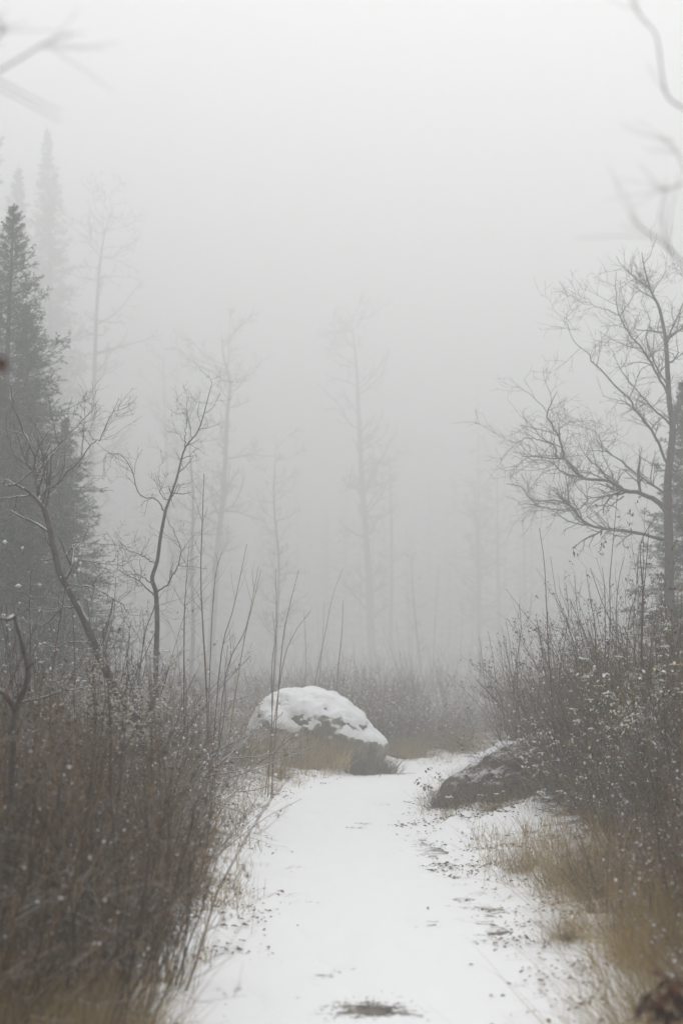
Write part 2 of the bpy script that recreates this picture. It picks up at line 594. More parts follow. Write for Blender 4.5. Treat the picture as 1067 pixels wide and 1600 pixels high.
# ------------------------------------------------------------------ haze
bm = MB()
x0, x1, y0, y1, z0, z1 = -160, 160, -36, 232, -1.6, HAZE_TOP
bm.add([(x, y, z) for z in (z0, z1) for y in (y0, y1) for x in (x0, x1)],
       [(0, 2, 3, 1), (4, 5, 7, 6), (0, 1, 5, 4), (2, 6, 7, 3), (0, 4, 6, 2), (1, 3, 7, 5)])
mh = bpy.data.materials.new('haze')
mh.use_nodes = True
t = mh.node_tree
t.nodes.remove(t.nodes['Principled BSDF'])
pv = t.nodes.new('ShaderNodeVolumePrincipled')
pv.inputs['Color'].default_value = (0.85, 0.856, 0.852, 1)
pv.inputs['Density'].default_value = FOG
pv.inputs['Anisotropy'].default_value = 0.75
t.links.new(pv.outputs['Volume'], t.nodes['Material Output'].inputs['Volume'])
haze = tag(bm.build('haze', mh, smooth=False), 'pale winter fog filling the whole wood', kind='stuff')

# ------------------------------------------------------------------ rocks
def rock_mesh(profile, centre, depth, amp, freq, seed, sub=5):
    """Lump whose outline in x-z is PROFILE (points round CENTRE), DEPTH half-thick in y."""
    bpy_bm = __import__('bmesh').new()
    __import__('bmesh').ops.create_icosphere(bpy_bm, subdivisions=sub, radius=1.0)
    V = np.array([v.co[:] for v in bpy_bm.verts])
    T = np.array([[v.index for v in f.verts] for f in bpy_bm.faces])
    bpy_bm.free()
    prof = np.asarray(profile, float) - np.asarray(centre, float)
    pa = np.arctan2(prof[:, 1], prof[:, 0])
    pr = np.hypot(prof[:, 0], prof[:, 1])
    o = np.argsort(pa)
    pa, pr = pa[o], pr[o]
    pa = np.concatenate([pa - 2 * math.pi, pa, pa + 2 * math.pi])
    pr = np.tile(pr, 3)
    a = np.arctan2(V[:, 2], V[:, 0])
    r = np.interp(a, pa, pr)
    s = np.hypot(V[:, 0], V[:, 2])
    s = np.sign(s) * s ** 0.85
    X = np.stack([r * s * np.cos(a), depth * np.sign(V[:, 1]) * np.abs(V[:, 1]) ** 0.9, r * s * np.sin(a)], 1)
    off = np.array([mnoise.fractal(Vector((p * freq + seed).tolist()), 0.9, 2.1, 5) for p in X])
    cell = np.array([mnoise.cell(Vector((p * freq * 1.3 + seed).tolist())) for p in X])
    X = X + V * (amp * off + amp * 0.12 * cell)[:, None]
    X[:, 0] += centre[0]
    X[:, 2] += centre[1]
    return X, T


def vnormals(X, T):
    fn = np.cross(X[T[:, 1]] - X[T[:, 0]], X[T[:, 2]] - X[T[:, 0]])
    N = np.zeros_like(X)
    for k in range(3):
        np.add.at(N, T[:, k], fn)
    return norm(N)


def snow_cap(X, T, lo, hi, thick, seed, extra=None, freq=3.0, rough=0.40):
    """Snow lying on the faces that look up: thick where flat, thinning to nothing at a ragged edge."""
    N = vnormals(X, T)
    nz_ = np.array([mnoise.fractal(Vector((p * freq + seed).tolist()), 0.9, 2.1, 4) for p in X])
    s = N[:, 2] + rough * nz_ + (extra if extra is not None else 0)
    wgt = sstep(lo, hi, s)
    Y = X + (N * 0.55 + np.array([0, 0, 0.6])) * (thick * wgt + (wgt - 0.12) * thick * .45)[:, None]
    keep = (wgt[T] > 0.0).any(1)
    used = np.unique(T[keep])
    mp = np.full(len(X), -1)
    mp[used] = np.arange(len(used))
    return Y[used], mp[T[keep]]


BY = 23.6
# outline of the boulder (metres, x and z) read from its silhouette
bp_ = [(386, 1140), (400, 1108), (425, 1090), (455, 1076), (480, 1073), (505, 1075), (530, 1090), (552, 1106), (572, 1118), (586, 1138),
       (603, 1160), (602, 1176), (596, 1190), (600, 1208), (560, 1222), (480, 1225), (400, 1225), (382, 1190)]
prof = [(p[0], p[2]) for p in (at(a, b, BY) for a, b in bp_)]
bc = at(490, 1150, BY)
X, T = rock_mesh(prof, (bc[0], bc[2]), 0.95, 0.10, 1.6, 3.3, 6)
X[:, 1] += BY + 0.25
N = vnormals(X, T)
# the lower front of the boulder falls back under the snowy brow
rb = thing('boulder', 'big snow-capped boulder beside the bend of the snowy path', 'boulder', (bc[0], BY + .25, hz(bc[0], BY)))
off = np.array(rb.location)
MB().add(X - off, None, T).build('rock', M_ROCK, rb)
edge = np.interp(X[:, 0], [-1.3, -0.5, 0.1, 0.72], [0.62, 0.56, 0.50, 0.36])
ex = 1.1 * sstep(-0.10, 0.16, X[:, 2] - edge) - 0.75 - 0.45 * np.exp(-((X[:, 0] + 0.15) / 0.42) ** 2 - ((X[:, 2] - 0.82) / 0.20) ** 2)
V2, T2 = snow_cap(X, T, 0.46, 1.05, 0.020, 9.1, ex, 5.5, 0.70)
MB().add(V2 - off, None, T2).build('snow_cap', M_SNOW, rb)

# the dark matted mound on the right
MY = 17.2
mp_ = [(688, 1232), (700, 1218), (725, 1206), (752, 1192), (785, 1172), (820, 1162), (860, 1164), (900, 1176), (930, 1200), (940, 1260), (860, 1275), (740, 1272), (690, 1250)]
prof = [(p[0], p[2]) for p in (at(a, b, MY) for a, b in mp_)]
mc = at(815, 1225, MY)
X, T = rock_mesh(prof, (mc[0], mc[2]), 0.85, 0.075, 3.0, 12.7, 6)
X[:, 1] += MY
mo = thing('mossy_boulder', 'low dark boulder matted with moss and dead grass beside the path', 'boulder', (mc[0], MY, hz(mc[0], MY)))
off = np.array(mo.location)
MB().add(X - off, None, T).build('rock', M_MOSS, mo)
N = vnormals(X, T)
ex = -0.36 + 0.52 * sstep(MY - 0.05, MY + 0.35, X[:, 1]) - 0.2 * sstep(0, .5, N[:, 0])
V2, T2 = snow_cap(X, T, 0.86, 1.02, 0.05, 4.2, ex, 2.5)
MB().add(V2 - off, None, T2).build('snow_cap', M_SNOW, mo)
sel = rng.choice(np.where((N[:, 1] < 0.35) & (X[:, 2] > 0.05))[0], 4200, replace=True)
D = norm(N[sel] * 0.30 + np.array([0.45, -0.3, -0.6]) + 0.35 * rng.standard_normal((len(sel), 3)))
G = walk(X[sel] - off, D, rng.uniform(0.08, 0.30, len(sel)), 4, 0.2, -0.12)
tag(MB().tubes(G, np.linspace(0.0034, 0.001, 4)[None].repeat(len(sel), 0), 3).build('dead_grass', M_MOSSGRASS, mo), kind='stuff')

# ------------------------------------------------------------------ shrubs
def cols(r, n, tip=0.25):
    return r[:, None] * np.linspace(1, tip, n)[None]


def make_shrub(name, label, cat, H, spread, base, stems, k1, k2, mat, leaves=0, flecks=0, tall=0, r0=(0.0020, 0.0078), wob=0.10, lean=(0, 0), grass=0, fl=(.003, .009)):
    root = thing(name, label, cat)
    a = rng.random(stems) * 2 * math.pi
    rr = np.sqrt(rng.random(stems)) * base
    P0 = np.stack([rr * np.cos(a), rr * np.sin(a), np.full(stems, -0.06)], 1)
    tilt = np.radians(np.minimum(np.abs(rng.normal(0, 1, stems)), 1.8) * spread * 0.55 + rr / base * spread * 0.6)
    az = a + rng.normal(0, 0.5, stems)
    D = np.stack([np.sin(tilt) * np.cos(az) + lean[0], np.sin(tilt) * np.sin(az) + lean[1], np.cos(tilt)], 1)
    L = H * rng.uniform(0.5, 1.0, stems) + 0.06
    if tall:
        L[:tall] *= rng.uniform(1.15, 1.5, tall)
    P = walk(P0, D, L, 8, wob, 0.015)
    Rd = cols(rng.uniform(*r0, stems), 8, 0.3)
    P1, R1 = offshoots(P, Rd, k1, 0.2, 0.97, (-0.15, -0.5), (22, 68), 5, 0.16, 0.05, 0.6, 0.4, 0.0012)
    P2, R2 = offshoots(P1, R1, k2, 0.15, 1.0, (-0.3, -0.8), (25, 75), 3, 0.2, 0.05, 0.75, 0.55, 0.0010)
    mb = MB().tubes(P, Rd, 4).tubes(P1, R1, 3)
    tag(mb.build('stems', mat, root), kind='stuff')
    tag(MB().tubes(P2, R2, 3).build('twigs', mat, root), kind='stuff')
    if grass:
        a = rng.random(grass) * 2 * math.pi
        rr = np.sqrt(rng.random(grass)) * base * 1.25
        ti = np.radians(np.minimum(np.abs(rng.normal(0, 16, grass)), 26))
        G = walk(np.stack([rr * np.cos(a), rr * np.sin(a), np.full(grass, -.05)], 1), np.stack([np.sin(ti) * np.cos(a), np.sin(ti) * np.sin(a), np.cos(ti)], 1),
                 H * rng.uniform(.2, .62, grass), 6, .12, -.03)
        tag(MB().tubes(G, cols(rng.uniform(.0012, .0026, grass), 6, .2), 3).build('dry_stalks', M_GRASSD, root), kind='stuff')
    ends = np.concatenate([P2[:, -1], P2[:, 1], P1[:, 2]])
    if leaves:
        p = ends[rng.integers(0, len(ends), leaves)]
        n_ = len(p)
        dd = rng.standard_normal((n_, 3))
        dd[:, 2] -= 0.5
        MB().leaves(p, dd, rng.standard_normal((n_, 3)), rng.uniform(0.012, 0.034, n_), rng.uniform(0.007, 0.018, n_), 0.2).build('dead_leaves', M_LEAF, root)
    if flecks:
        p = ends[rng.integers(0, len(ends), flecks)] + np.array([0, 0, 0.004])
        MB().blobs(p, fl[0] + (fl[1] * 1.2 - fl[0]) * rng.random(len(p)) ** 2.5).build('snow', M_SNOW, root)
    return root


def make_weed(name, label, n, H, base, heads=True, spread=12, fluff=0.011):
    """Dried goldenrod-like stalks: leafy stems ending in frosted seed plumes."""
    root = thing(name, label, 'wildflower')
    a = rng.random(n) * 2 * math.pi
    rr = np.sqrt(rng.random(n)) * base
    P0 = np.stack([rr * np.cos(a), rr * np.sin(a), np.full(n, -0.05)], 1)
    ti = np.radians(np.abs(rng.normal(0, spread, n)))
    D = np.stack([np.sin(ti) * np.cos(a), np.sin(ti) * np.sin(a), np.cos(ti)], 1)
    P = walk(P0, D, H * rng.uniform(0.7, 1.0, n), 8, 0.05, 0.0)
    Rd = cols(np.full(n, 0.0028), 8, 0.5)
    P1, R1 = offshoots(P, Rd, 12, 0.72, 1.0, (0.06, 0.17), (35, 75), 4, 0.12, 0.0, 0.5, 0.5)
    MB().tubes(P, Rd, 4).tubes(P1, R1, 3).build('stalks', M_STEM_TAN, root)
    s = P1[:, 1:].reshape(-1, 3)
    s = np.repeat(s, 3, 0) + rng.normal(0, 0.012, (len(s) * 3, 3))
    MB().blobs(s, rng.uniform(0.3, 1.0, len(s)) ** 2 * fluff * 1.9, rng.uniform(0.3, 0.8, len(s)) * fluff).build('seed_heads', M_SEED, root)
    k = n * 16
    i = rng.integers(0, n, k)
    j = rng.integers(1, 7, k)
    MB().leaves(P[i, j], np.stack([rng.standard_normal(k), rng.standard_normal(k), -0.9 * np.ones(k)], 1), rng.standard_normal((k, 3)), rng.uniform(0.03, 0.07, k), 0.012, 0.15).build('dead_leaves', M_LEAF, root)
    return root


def make_leafy(name, label, n, H, base, mat=None, leafL=(0.03, 0.06), spread=16, kk=7, pads=0.15):
    """Broad-leaved shrub still holding green and yellow leaves, each carrying a little snow."""
    root = thing(name, label, 'shrub')
    a = rng.random(n) * 2 * math.pi
    rr = np.sqrt(rng.random(n)) * base
    P0 = np.stack([rr * np.cos(a), rr * np.sin(a), np.full(n, -0.05)], 1)
    ti = np.radians(np.abs(rng.normal(0, spread, n)))
    D = np.stack([np.sin(ti) * np.cos(a), np.sin(ti) * np.sin(a), np.cos(ti)], 1)
    P = walk(P0, D, H * rng.uniform(0.6, 1.0, n), 8, 0.06, 0.01)
    Rd = cols(rng.uniform(0.003, 0.006, n), 8, 0.35)
    P1, R1 = offshoots(P, Rd, kk, 0.35, 1.0, (0.12, 0.35), (30, 70), 5, 0.1, 0.0, 0.5, 0.5)
    MB().tubes(P, Rd, 4).tubes(P1, R1, 3).build('stems', M_STEM, root)
    # leaves sit in whorled clumps so that gaps stay open between them
    src = P1[:, 2:].reshape(-1, 3)
    src = src[rng.random(len(src)) < 0.6]
    p = np.repeat(src, 5, 0) + rng.normal(0, 0.02, (len(src) * 5, 3))
    m = len(p)
    dd = rng.standard_normal((m, 3))
    dd[:, 2] = -0.35 - 0.5 * rng.random(m)
    nn = np.stack([0.4 * rng.standard_normal(m), 0.4 * rng.standard_normal(m), np.ones(m)], 1)
    L = rng.uniform(*leafL, m)
    MB().leaves(p, dd, nn, L, L * 0.55, 0.12).build('leaves', mat or M_GREEN, root)
    sc = src[rng.random(len(src)) < pads]
    sc = np.repeat(sc, 6, 0) + rng.normal(0, 1, (len(sc) * 6, 3)) * np.array([.022, .022, .004]) + np.array([0, 0, .012])
    MB().blobs(sc, rng.uniform(.008, .026, len(sc)), rng.uniform(.005, .011, len(sc))).build('snow', M_SNOW, root)
    return root


def make_grass(name, label, n, H, base, mat=None, spread=26, wide=0.004):
    root = thing(name, label, 'grass tuft')
    a = rng.random(n) * 2 * math.pi
    rr = np.abs(rng.normal(0, .55, n)) * base
    P0 = np.stack([rr * np.cos(a), rr * np.sin(a), np.full(n, -0.03)], 1)
    ti = np.radians(np.abs(rng.normal(0, spread, n)))
    D = np.stack([np.sin(ti) * np.cos(a), np.sin(ti) * np.sin(a), np.cos(ti)], 1)
    P = walk(P0, D, H * rng.uniform(0.45, 1.0, n), 6, 0.10, -0.085)
    Rd = rng.uniform(0.5, 1.0, n)[:, None] * wide * np.linspace(1, 0.15, 6)[None] * 0.5
    tag(MB().tubes(P, Rd, 3).build('blades', mat or M_GRASS, root), kind='stuff')
    return root


PARK = []


def place(root, spots, first=True):
    """The first spot moves the thing itself, the others are copies. spot: (x, y, scale, label)."""
    grp = spots[0][4] if len(spots[0]) > 4 else None
    for i, s in enumerate(spots):
        x, y, sc, lab = s[:4]
        loc = (x, y, hz(x, y) - 0.01)
        rz = rng.uniform(0, 6.28)
        ss = sc if hasattr(sc, '__len__') else (sc, sc, sc * rng.uniform(0.94, 1.06))
        if i == 0 and first:
            root.location, root.rotation_euler, root.scale = loc, (0, 0, rz), ss
            root['label'] = lab
            if grp:
                root['group'] = grp
        else:
            dup(root, loc, rz, ss, lab, grp)


GL = 'twiggy shrubs of the thicket on the left of the path'
GR = 'twiggy shrubs of the thicket on the right of the path'
GB = 'frosted shrubs in the fog beyond the boulder'
LAB_L = 'bare brown twiggy shrub inside the dense thicket on the left of the path'
LAB_R = 'bare brown twiggy shrub inside the dense thicket on the right of the path'

willow = [make_shrub('willow_shrub', '', 'shrub', 1.45, 20, 0.36, 60, 5, 3, M_STEM, 900, 60, 6, grass=130),
          make_shrub('willow_shrub', '', 'shrub', 1.40, 26, 0.40, 62, 5, 3, M_STEM, 1100, 80, 5, grass=170),
          make_shrub('willow_shrub', '', 'shrub', 1.50, 17, 0.30, 56, 5, 3, M_STEM_RED, 700, 50, 8, grass=110),
          make_shrub('willow_shrub', '', 'shrub', 1.25, 30, 0.42, 66, 5, 3, M_STEM_RED, 1000, 90, 4, grass=200)]
frost = [make_shrub('brush_shrub', '', 'shrub', 1.35, 30, 0.45, 80, 6, 4, M_FROST, 500, 420, 0, (.003, .006), .09, grass=220, fl=(.006, .016)),
         make_shrub('brush_shrub', '', 'shrub', 1.25, 33, 0.5, 80, 6, 4, M_FROST, 400, 420, 0, (.003, .006), .1, grass=260, fl=(.006, .016))]
left = [
    (-1.10, 6.3, .95, 'bushy brown shrub at the bottom left corner, leaning over the path edge'),
    (-1.55, 5.9, .95, 'nearest dark shrub filling the bottom left corner'), (-1.00, 7.4, .92, 'second shrub along the left path edge, its twigs fanning over the snow'), (-1.55, 7.2, .98, LAB_L), (-2.05, 6.8, 1.0, 'dark shrub below the broken snag at the left edge'),
    (-1.05, 8.6, .9, 'third shrub along the left path edge, with long arching bare twigs'), (-1.65, 8.4, .98, LAB_L), (-2.3, 8.2, 1.0, LAB_L),
    (-1.15, 9.9, .88, 'fourth shrub along the left path edge'), (-1.75, 9.8, .98, LAB_L), (-2.5, 9.6, 1.0, LAB_L),
    (-1.3, 11.3, .85, 'fifth shrub along the left path edge, before the tall sapling'), (-1.95, 11.2, .95, LAB_L), (-2.8, 11.0, 1.0, LAB_L),
    (-1.45, 12.8, .85, 'sixth shrub along the left path edge'), (-2.15, 12.8, .95, 'shrub hiding the foot of the leaning bare tree'), (-3.0, 12.6, .98, LAB_L),
    (-1.6, 14.4, .9, LAB_L), (-2.35, 14.4, .98, 'shrub hiding the foot of the small crooked dead tree'), (-3.2, 14.2, 1.0, LAB_L), (-4.0, 14.0, 1.0, LAB_L),
    (-1.75, 16.2, 1.0, 'shrub around the foot of the tall straight sapling'), (-2.55, 16.2, 1.05, LAB_L), (-3.4, 16.0, 1.05, LAB_L), (-4.3, 16.0, 1.05, LAB_L),
    (-1.9, 18.5, 1.0, 'last path-side shrub before the left side of the boulder'), (-2.9, 18.5, 1.1, LAB_L), (-3.9, 18.5, 1.1, LAB_L), (-4.9, 18.3, 1.1, LAB_L),
    (-2.1, 21.3, .95, 'foggy shrub directly left of the boulder'), (-3.0, 21.0, 1.1, LAB_L), (-4.2, 21.2, 1.1, LAB_L), (-5.4, 21.0, 1.1, 'farthest shrub at the left edge, under the closest dark fir')]
right = [
    (2.7, 14.7, 1.05, 'shrub standing against the right half of the mossy boulder'), (2.85, 15.9, 1.2, LAB_R), (2.95, 13.7, 1.1, LAB_R), (3.3, 14.4, 1.45, LAB_R), (3.9, 15.3, 1.65, LAB_R), (3.5, 15.9, 1.75, LAB_R), (3.25, 15.1, 1.55, LAB_R), (3.95, 17.2, 1.9, 'tallest twiggy shrub hiding the foot of the large bare tree'), (3.05, 13.2, 1.2, LAB_R), (3.45, 12.4, 1.3, LAB_R), (2.75, 16.6, 1.35, LAB_R), (2.95, 15.3, 1.25, LAB_R), (3.6, 15.5, 1.35, LAB_R), (4.2, 15.2, 1.35, LAB_R),
    (2.55, 18.5, 1.35, 'tall reddish shrub rising just behind the dark mossy boulder'), (2.95, 17.9, 1.4, 'tall twiggy shrub behind the right shoulder of the mossy boulder'), (3.5, 18.4, 1.45, LAB_R), (4.2, 18.2, 1.45, LAB_R), (3.3, 20.5, 1.25, LAB_R), (4.4, 20.4, 1.4, LAB_R), (5.2, 20.0, 1.4, LAB_R),
    (2.55, 12.3, .85, LAB_R), (3.1, 12.1, 1.05, LAB_R), (2.65, 10.7, .85, LAB_R), (2.25, 11.3, .6, 'low twiggy shrub just behind the tan grass by the path'),
    (2.35, 9.1, .75, 'low twiggy shrub behind the tan grass between the grassy clumps'), (1.95, 7.9, .6, 'low twiggy shrub above the dark tan grass at the bottom right'), (2.75, 9.6, .9, LAB_R), (1.75, 9.3, .45, LAB_R), (2.2, 8.2, .75, LAB_R), (2.1, 7.1, .7, LAB_R), (2.6, 8.3, .95, LAB_R), (1.55, 7.9, .35, 'smallest twiggy shrub, in the grass at the lower right of the path'), (1.85, 6.4, .6, 'nearest low twiggy shrub, just above the rusty leaves')]
back = [(0.35, 26.3, 1.1, 'frosted shrub directly behind the big boulder'), (0.95, 26.9, 1.0, 'low frosted shrub at the far bend of the path'), (1.55, 27.3, .9, 'frosted shrub fading into fog above the far path bend'),
        (2.1, 28.0, .72, 'smallest frosted shrub where the path vanishes'), (1.2, 28.4, 1.0, 'foggy shrub behind the low frosted one at the bend'), (.2, 28.2, 1.25, 'taller foggy shrub behind the boulder')]
LAB_B = 'pale foggy shrub in the row beyond the boulder and path bend'
back += [(-0.4, 26.2, 1.0, LAB_B), (-1.3, 26.0, 1.05, LAB_B), (-2.3, 25.0, 1.15, 'foggy shrub behind the thin stems left of the boulder'), (-3.4, 25.2, 1.15, LAB_B), (-4.6, 25.0, 1.2, LAB_B), (2.3, 29.3, .85, LAB_B), (3.0, 31.0, .9, 'farthest foggy shrub just left of the tall reddish shrub'), (4.0, 33.0, 1., LAB_B),
         (0.2, 29.0, 1., LAB_B), (1.0, 30.5, 1., LAB_B), (-1.0, 29.0, 1.1, LAB_B), (6.2, 24.0, 1.3, LAB_B), (7.5, 23.5, 1.4, LAB_B)]
left = [(x - (.24 if 8 < y < 17.5 else .05), y, sc, lab) for x, y, sc, lab in left]
for spots, grp in ((left, GL), (right, GR), (back, GB)):
    for i, s in enumerate(spots):
        w_ = frost[i % 2] if grp is GB or (grp is GL and s[1] > 10.5 and i % 3 != 0) or (grp is GR and i % 4 == 1) else willow[(i * 7 + i // 3) % 4]
        lab = s[3]
        if w_ in frost and lab in (LAB_L, LAB_R):
            lab = lab.replace('bare brown twiggy shrub', 'snow-lined spreading shrub with frosted twigs')
        place(w_, [(*s[:3], lab, grp)], first=('used' not in w_))
        w_['used'] = 1
for w_ in willow + frost:
    del w_['used']

# snowy sprawling tangle behind the leaning tree
tang = make_shrub('tangled_shrub', '', 'shrub', 1.6, 50, 0.5, 44, 7, 4, M_BARKS, 150, 200, 0, (0.004, 0.010), 0.17, fl=(.005, .014))
place(tang, [(-2.75, 13.2, 1.5, 'tangled shrub with snow-lined crooked twigs under the leaning tree'), (-3.35, 13.9, 1.6, 'wide snow-lined tangle of crooked twigs at the far left edge'),
             (-2.5, 15.0, 1.5, 'snow-lined tangle of twigs just behind the leaning trunk')])

# dried seed plumes
weed = make_weed('seed_plume_plant', '', 9, 1.75, 0.25)
place(weed, [(-1.62, 11.0, (1.1, 1.1, 1.06), 'clump of tan frosted seed plumes in front of the leaning trunk'), (-1.95, 12.6, .98, 'frosted seed plumes between the leaning tree and the tall stems'),
             (2.9, 12.9, .9, 'pale seed plumes among the snowy leaves on the right'), (-1.2, 17.2, .75, 'low tan seed plumes at the thicket edge before the boulder')])
weed2 = make_weed('seed_plume_plant', '', 12, 1.1, 0.35, fluff=0.008)
place(weed2, [(-.95, 20.3, .75, 'pale dried weeds against the left foot of the boulder'), (-1.5, 20.6, .9, 'taller dried weeds left of the boulder'), (1.9, 27.2, 1.0, 'dried weeds fading in fog beyond the far path bend'),
              (.9, 26.3, .9, 'dried weeds showing over the right shoulder of the boulder')])

# snowy green leaves on the right
leafy = make_leafy('leafy_shrub', '', 16, 2.1, 0.34)
place(leafy, [(2.75, 11.9, (.9, .9, .95), 'green leafy shrub dotted with snow at the right edge'), (2.35, 12.9, (.7, .7, .8), 'slim green shrub with snow-capped leaves left of the bigger one'),
              (3.42, 14.6, (.85, .85, 1.42), 'tall olive and yellow shrub below the bare tree at the right edge')])
small = make_leafy('leafy_plant', '', 9, 0.42, 0.22, M_LEAF, (0.03, 0.06), 40, 5, .05)
place(small, [(1.28, 15.6, 1., 'small leafy plant dusted with snow at the foot of the mossy boulder'), (1.75, 15.2, .7, 'tiny brown plant on the snow before the mossy boulder'), (2.2, 14.6, .9, 'brown leafy plant in the snow below the thicket')])

# grass tufts
tan = make_grass('grass_tuft', '', 520, 0.66, 0.34, spread=30)
place(tan, [(1.62, 10.6, 1.0, 'bright tan grass tuft spilling onto the path on the right'), (1.9, 10.2, 1.1, 'tan grass tuft behind the bright one, against the shrubs'), (1.45, 11.4, .6, 'small pale grass tuft on the path edge ahead of the bright one'),
            (1.55, 7.4, 1.0, 'dark tan grass tuft near the bottom right corner'), (1.45, 6.5, .9, 'nearest tan grass tuft at the bottom right'), (1.75, 9.9, .9, 'golden grass tuft pressed against the right of the bright one'), (1.85, 7.9, 1.0, 'golden grass in front of the low shrubs at the lower right'), (1.3, 8.4, .5, 'short golden grass tuft on the right path edge'),
            (1.75, 6.9, 1.05, 'tall golden grass tuft behind the nearest one at the bottom right'), (1.2, 5.9, .8, 'golden grass tuft just left of the rusty leaves'), (1.95, 8.6, 1.1, 'tan grass tuft between the two grassy clumps on the right'),
            (-1.0, 6.6, .7, 'tan grass tuft half hidden under the second path-edge shrub'), (-1.75, 6.2, .95, 'tall dull grass tuft inside the bottom left shrubs'), (-.95, 5.6, .7, 'lowest grass tuft on the left path edge'),
            (-1.0, 6.1, .8, 'olive grass tuft at the foot of the bottom left shrub'), (-1.4, 5.6, 1., 'tan grass in the bottom left corner'),
            (1.6, 15.3, .35, 'wispy grass on the snow hump before the mossy boulder')])

bgrass = make_grass('grass_clump', '', 460, 0.72, 0.42, spread=24, wide=0.018)
place(bgrass, [(-.62, 22.5, 1.0, 'tan grass growing against the front of the boulder'), (-1.05, 22.4, 1.0, 'tan grass clump hiding the left foot of the boulder'), (-.2, 22.55, .75, 'short tan grass in the middle of the boulder front'),
               (-1.5, 21.8, 1., 'tan grass between the thicket and the boulder'), (-.95, 21.0, .4, 'short grass clump on the snow before the boulder'),
               (1.3, 26.3, .75, 'frosted tan grass along the far path bend'), (1.0, 25.6, .6, 'low tan grass just right of the boulder'), (2.2, 27.0, .8, 'last tan grass before the path vanishes in fog')])

dgrass = make_grass('grass_clump', '', 300, 0.42, 0.30, M_MOSSGRASS, spread=34, wide=0.016)  # dark colour by the big boulder also stands in for contact shade there
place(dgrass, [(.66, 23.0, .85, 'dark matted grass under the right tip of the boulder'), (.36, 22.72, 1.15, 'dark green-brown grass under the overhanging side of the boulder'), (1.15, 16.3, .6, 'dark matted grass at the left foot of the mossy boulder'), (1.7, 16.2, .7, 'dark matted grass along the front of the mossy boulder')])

# rusty leaves close to the lens at the bottom right
rusty = make_leafy('rusty_shrub', 'low rusty dead-leaved shrub blurred in the bottom right corner', 30, 0.82, 0.20, M_RUST, (0.05, 0.09), 20, 8)
for ch in list(rusty.children):
    if ch.name.startswith('snow'):
        bpy.data.objects.remove(ch)
place(rusty, [(1.22, 3.8, .9, 'low rusty dead-leaved shrub blurred in the bottom right corner')])

# tall bare stems
def stems_from(name, label, cat, lines, r, mat=M_STEM_RED, k=5, twl=(0.12, 0.45)):
    base = lines[0][0]
    root = thing(name, label, cat, tuple(base))
    tw = MB()
    for Pl, rr in zip(lines, r):
        Pn = smooth_line(Pl - base, 12)[None]
        Rd = np.linspace(rr, rr * 0.3, 12)[None]
        MB().tubes(Pn, Rd, 5).build('stem', mat, root)
        P1, R1 = offshoots(Pn, Rd, k, 0.35, 0.98, twl, (22, 45), 5, 0.08, 0.06, 0.5, 0.4, 0.0014)
        tw.tubes(P1, R1, 3)
    tag(tw.build('twigs', mat, root), kind='stuff')
    return root


def ground_px(px, Y):
    x = (px - 533.5) / F_PX * Y
    return np.array([x, Y, hz(x, Y) - 0.05])


def line(Y, base_px, pts):
    return np.vstack([ground_px(base_px, Y), trace(pts, Y)])


stems_from('sapling', 'tall straight bare sapling rising above the left thicket', 'sapling',
           [line(15, 335, [(322, 1060), (318, 990), (314, 900), (317, 800), (319, 740)])], [.0115], k=6, twl=(.1, .35))
stems_from('sapling', 'bare sapling with upright twigs left of the tall straight one', 'sapling',
           [line(15.4, 292, [(288, 1000), (290, 930), (296, 850)])], [.009], k=9, twl=(.3, .6))
stems_from('sapling', 'spreading clump of bare red-brown stems right of the tall sapling', 'sapling',
           [line(16, 330, [(345, 1030), (365, 950), (386, 850)]), line(16, 338, [(352, 1060), (385, 980), (408, 890)]), line(16, 325, [(330, 1000), (337, 900), (348, 860)]),
            line(16.2, 345, [(375, 1040), (392, 950), (404, 885)])], [.008, .008, .007, .008], k=5)
stems_from('sapling', 'loose clump of leaning bare stems before the boulder', 'sapling',
           [line(18, 420, [(428, 1060), (432, 980), (431, 890)]), line(18, 425, [(440, 1020), (452, 950), (467, 890)]), line(18, 415, [(440, 1050), (460, 990), (485, 955)]),
            line(18, 428, [(425, 1050), (430, 1000), (426, 955)])], [.007, .008, .007, .006], k=4, twl=(.1, .35))
stems_from('sapling', 'thin curved bare stems rising over the boulder', 'sapling',
           [line(25.6, 478, [(492, 1070), (508, 990), (520, 930), (536, 888)]), line(25.6, 488, [(500, 1050), (505, 985), (506, 940)]), line(25.6, 470, [(478, 1040), (476, 980), (475, 950)])], [.008, .007, .007], k=3, twl=(.1, .3))
stems_from('mullein_stalk', 'dry dark spike of a seed stalk above the boulder', 'wildflower', [line(26, 520, [(528, 1050), (534, 990), (536, 938)])], [.014], M_STEM_TAN, 2, (.05, .1))
stems_from('sapling', 'forked bare sapling above the right thicket', 'sapling',
           [line(16, 868, [(858, 1040), (854, 960), (850, 880), (842, 825)]), line(16, 868, [(858, 1040), (852, 1000), (820, 960), (790, 920)])], [.009, .006], k=5, twl=(.1, .35))
stems_from('sapling', 'clump of upright bare stems beside the bare tree', 'sapling',
           [line(15, 930, [(930, 1000), (922, 940), (915, 890)]), line(15, 940, [(945, 980), (944, 920), (940, 885)]), line(15, 955, [(962, 980), (966, 910), (975, 870)]),
            line(15, 960, [(980, 990), (992, 930), (998, 850)]), line(15, 985, [(1004, 960), (1002, 900), (1000, 850), (1018, 815)]), line(15, 905, [(900, 1010), (888, 960), (872, 915)])],
           [.007, .007, .007, .008, .01, .006], k=5)
stems_from('sapling', 'thin bare stem leaning left over the mossy boulder', 'sapling', [line(18.6, 840, [(815, 1100), (795, 1040), (783, 977)])], [.006], k=4, twl=(.1, .3))

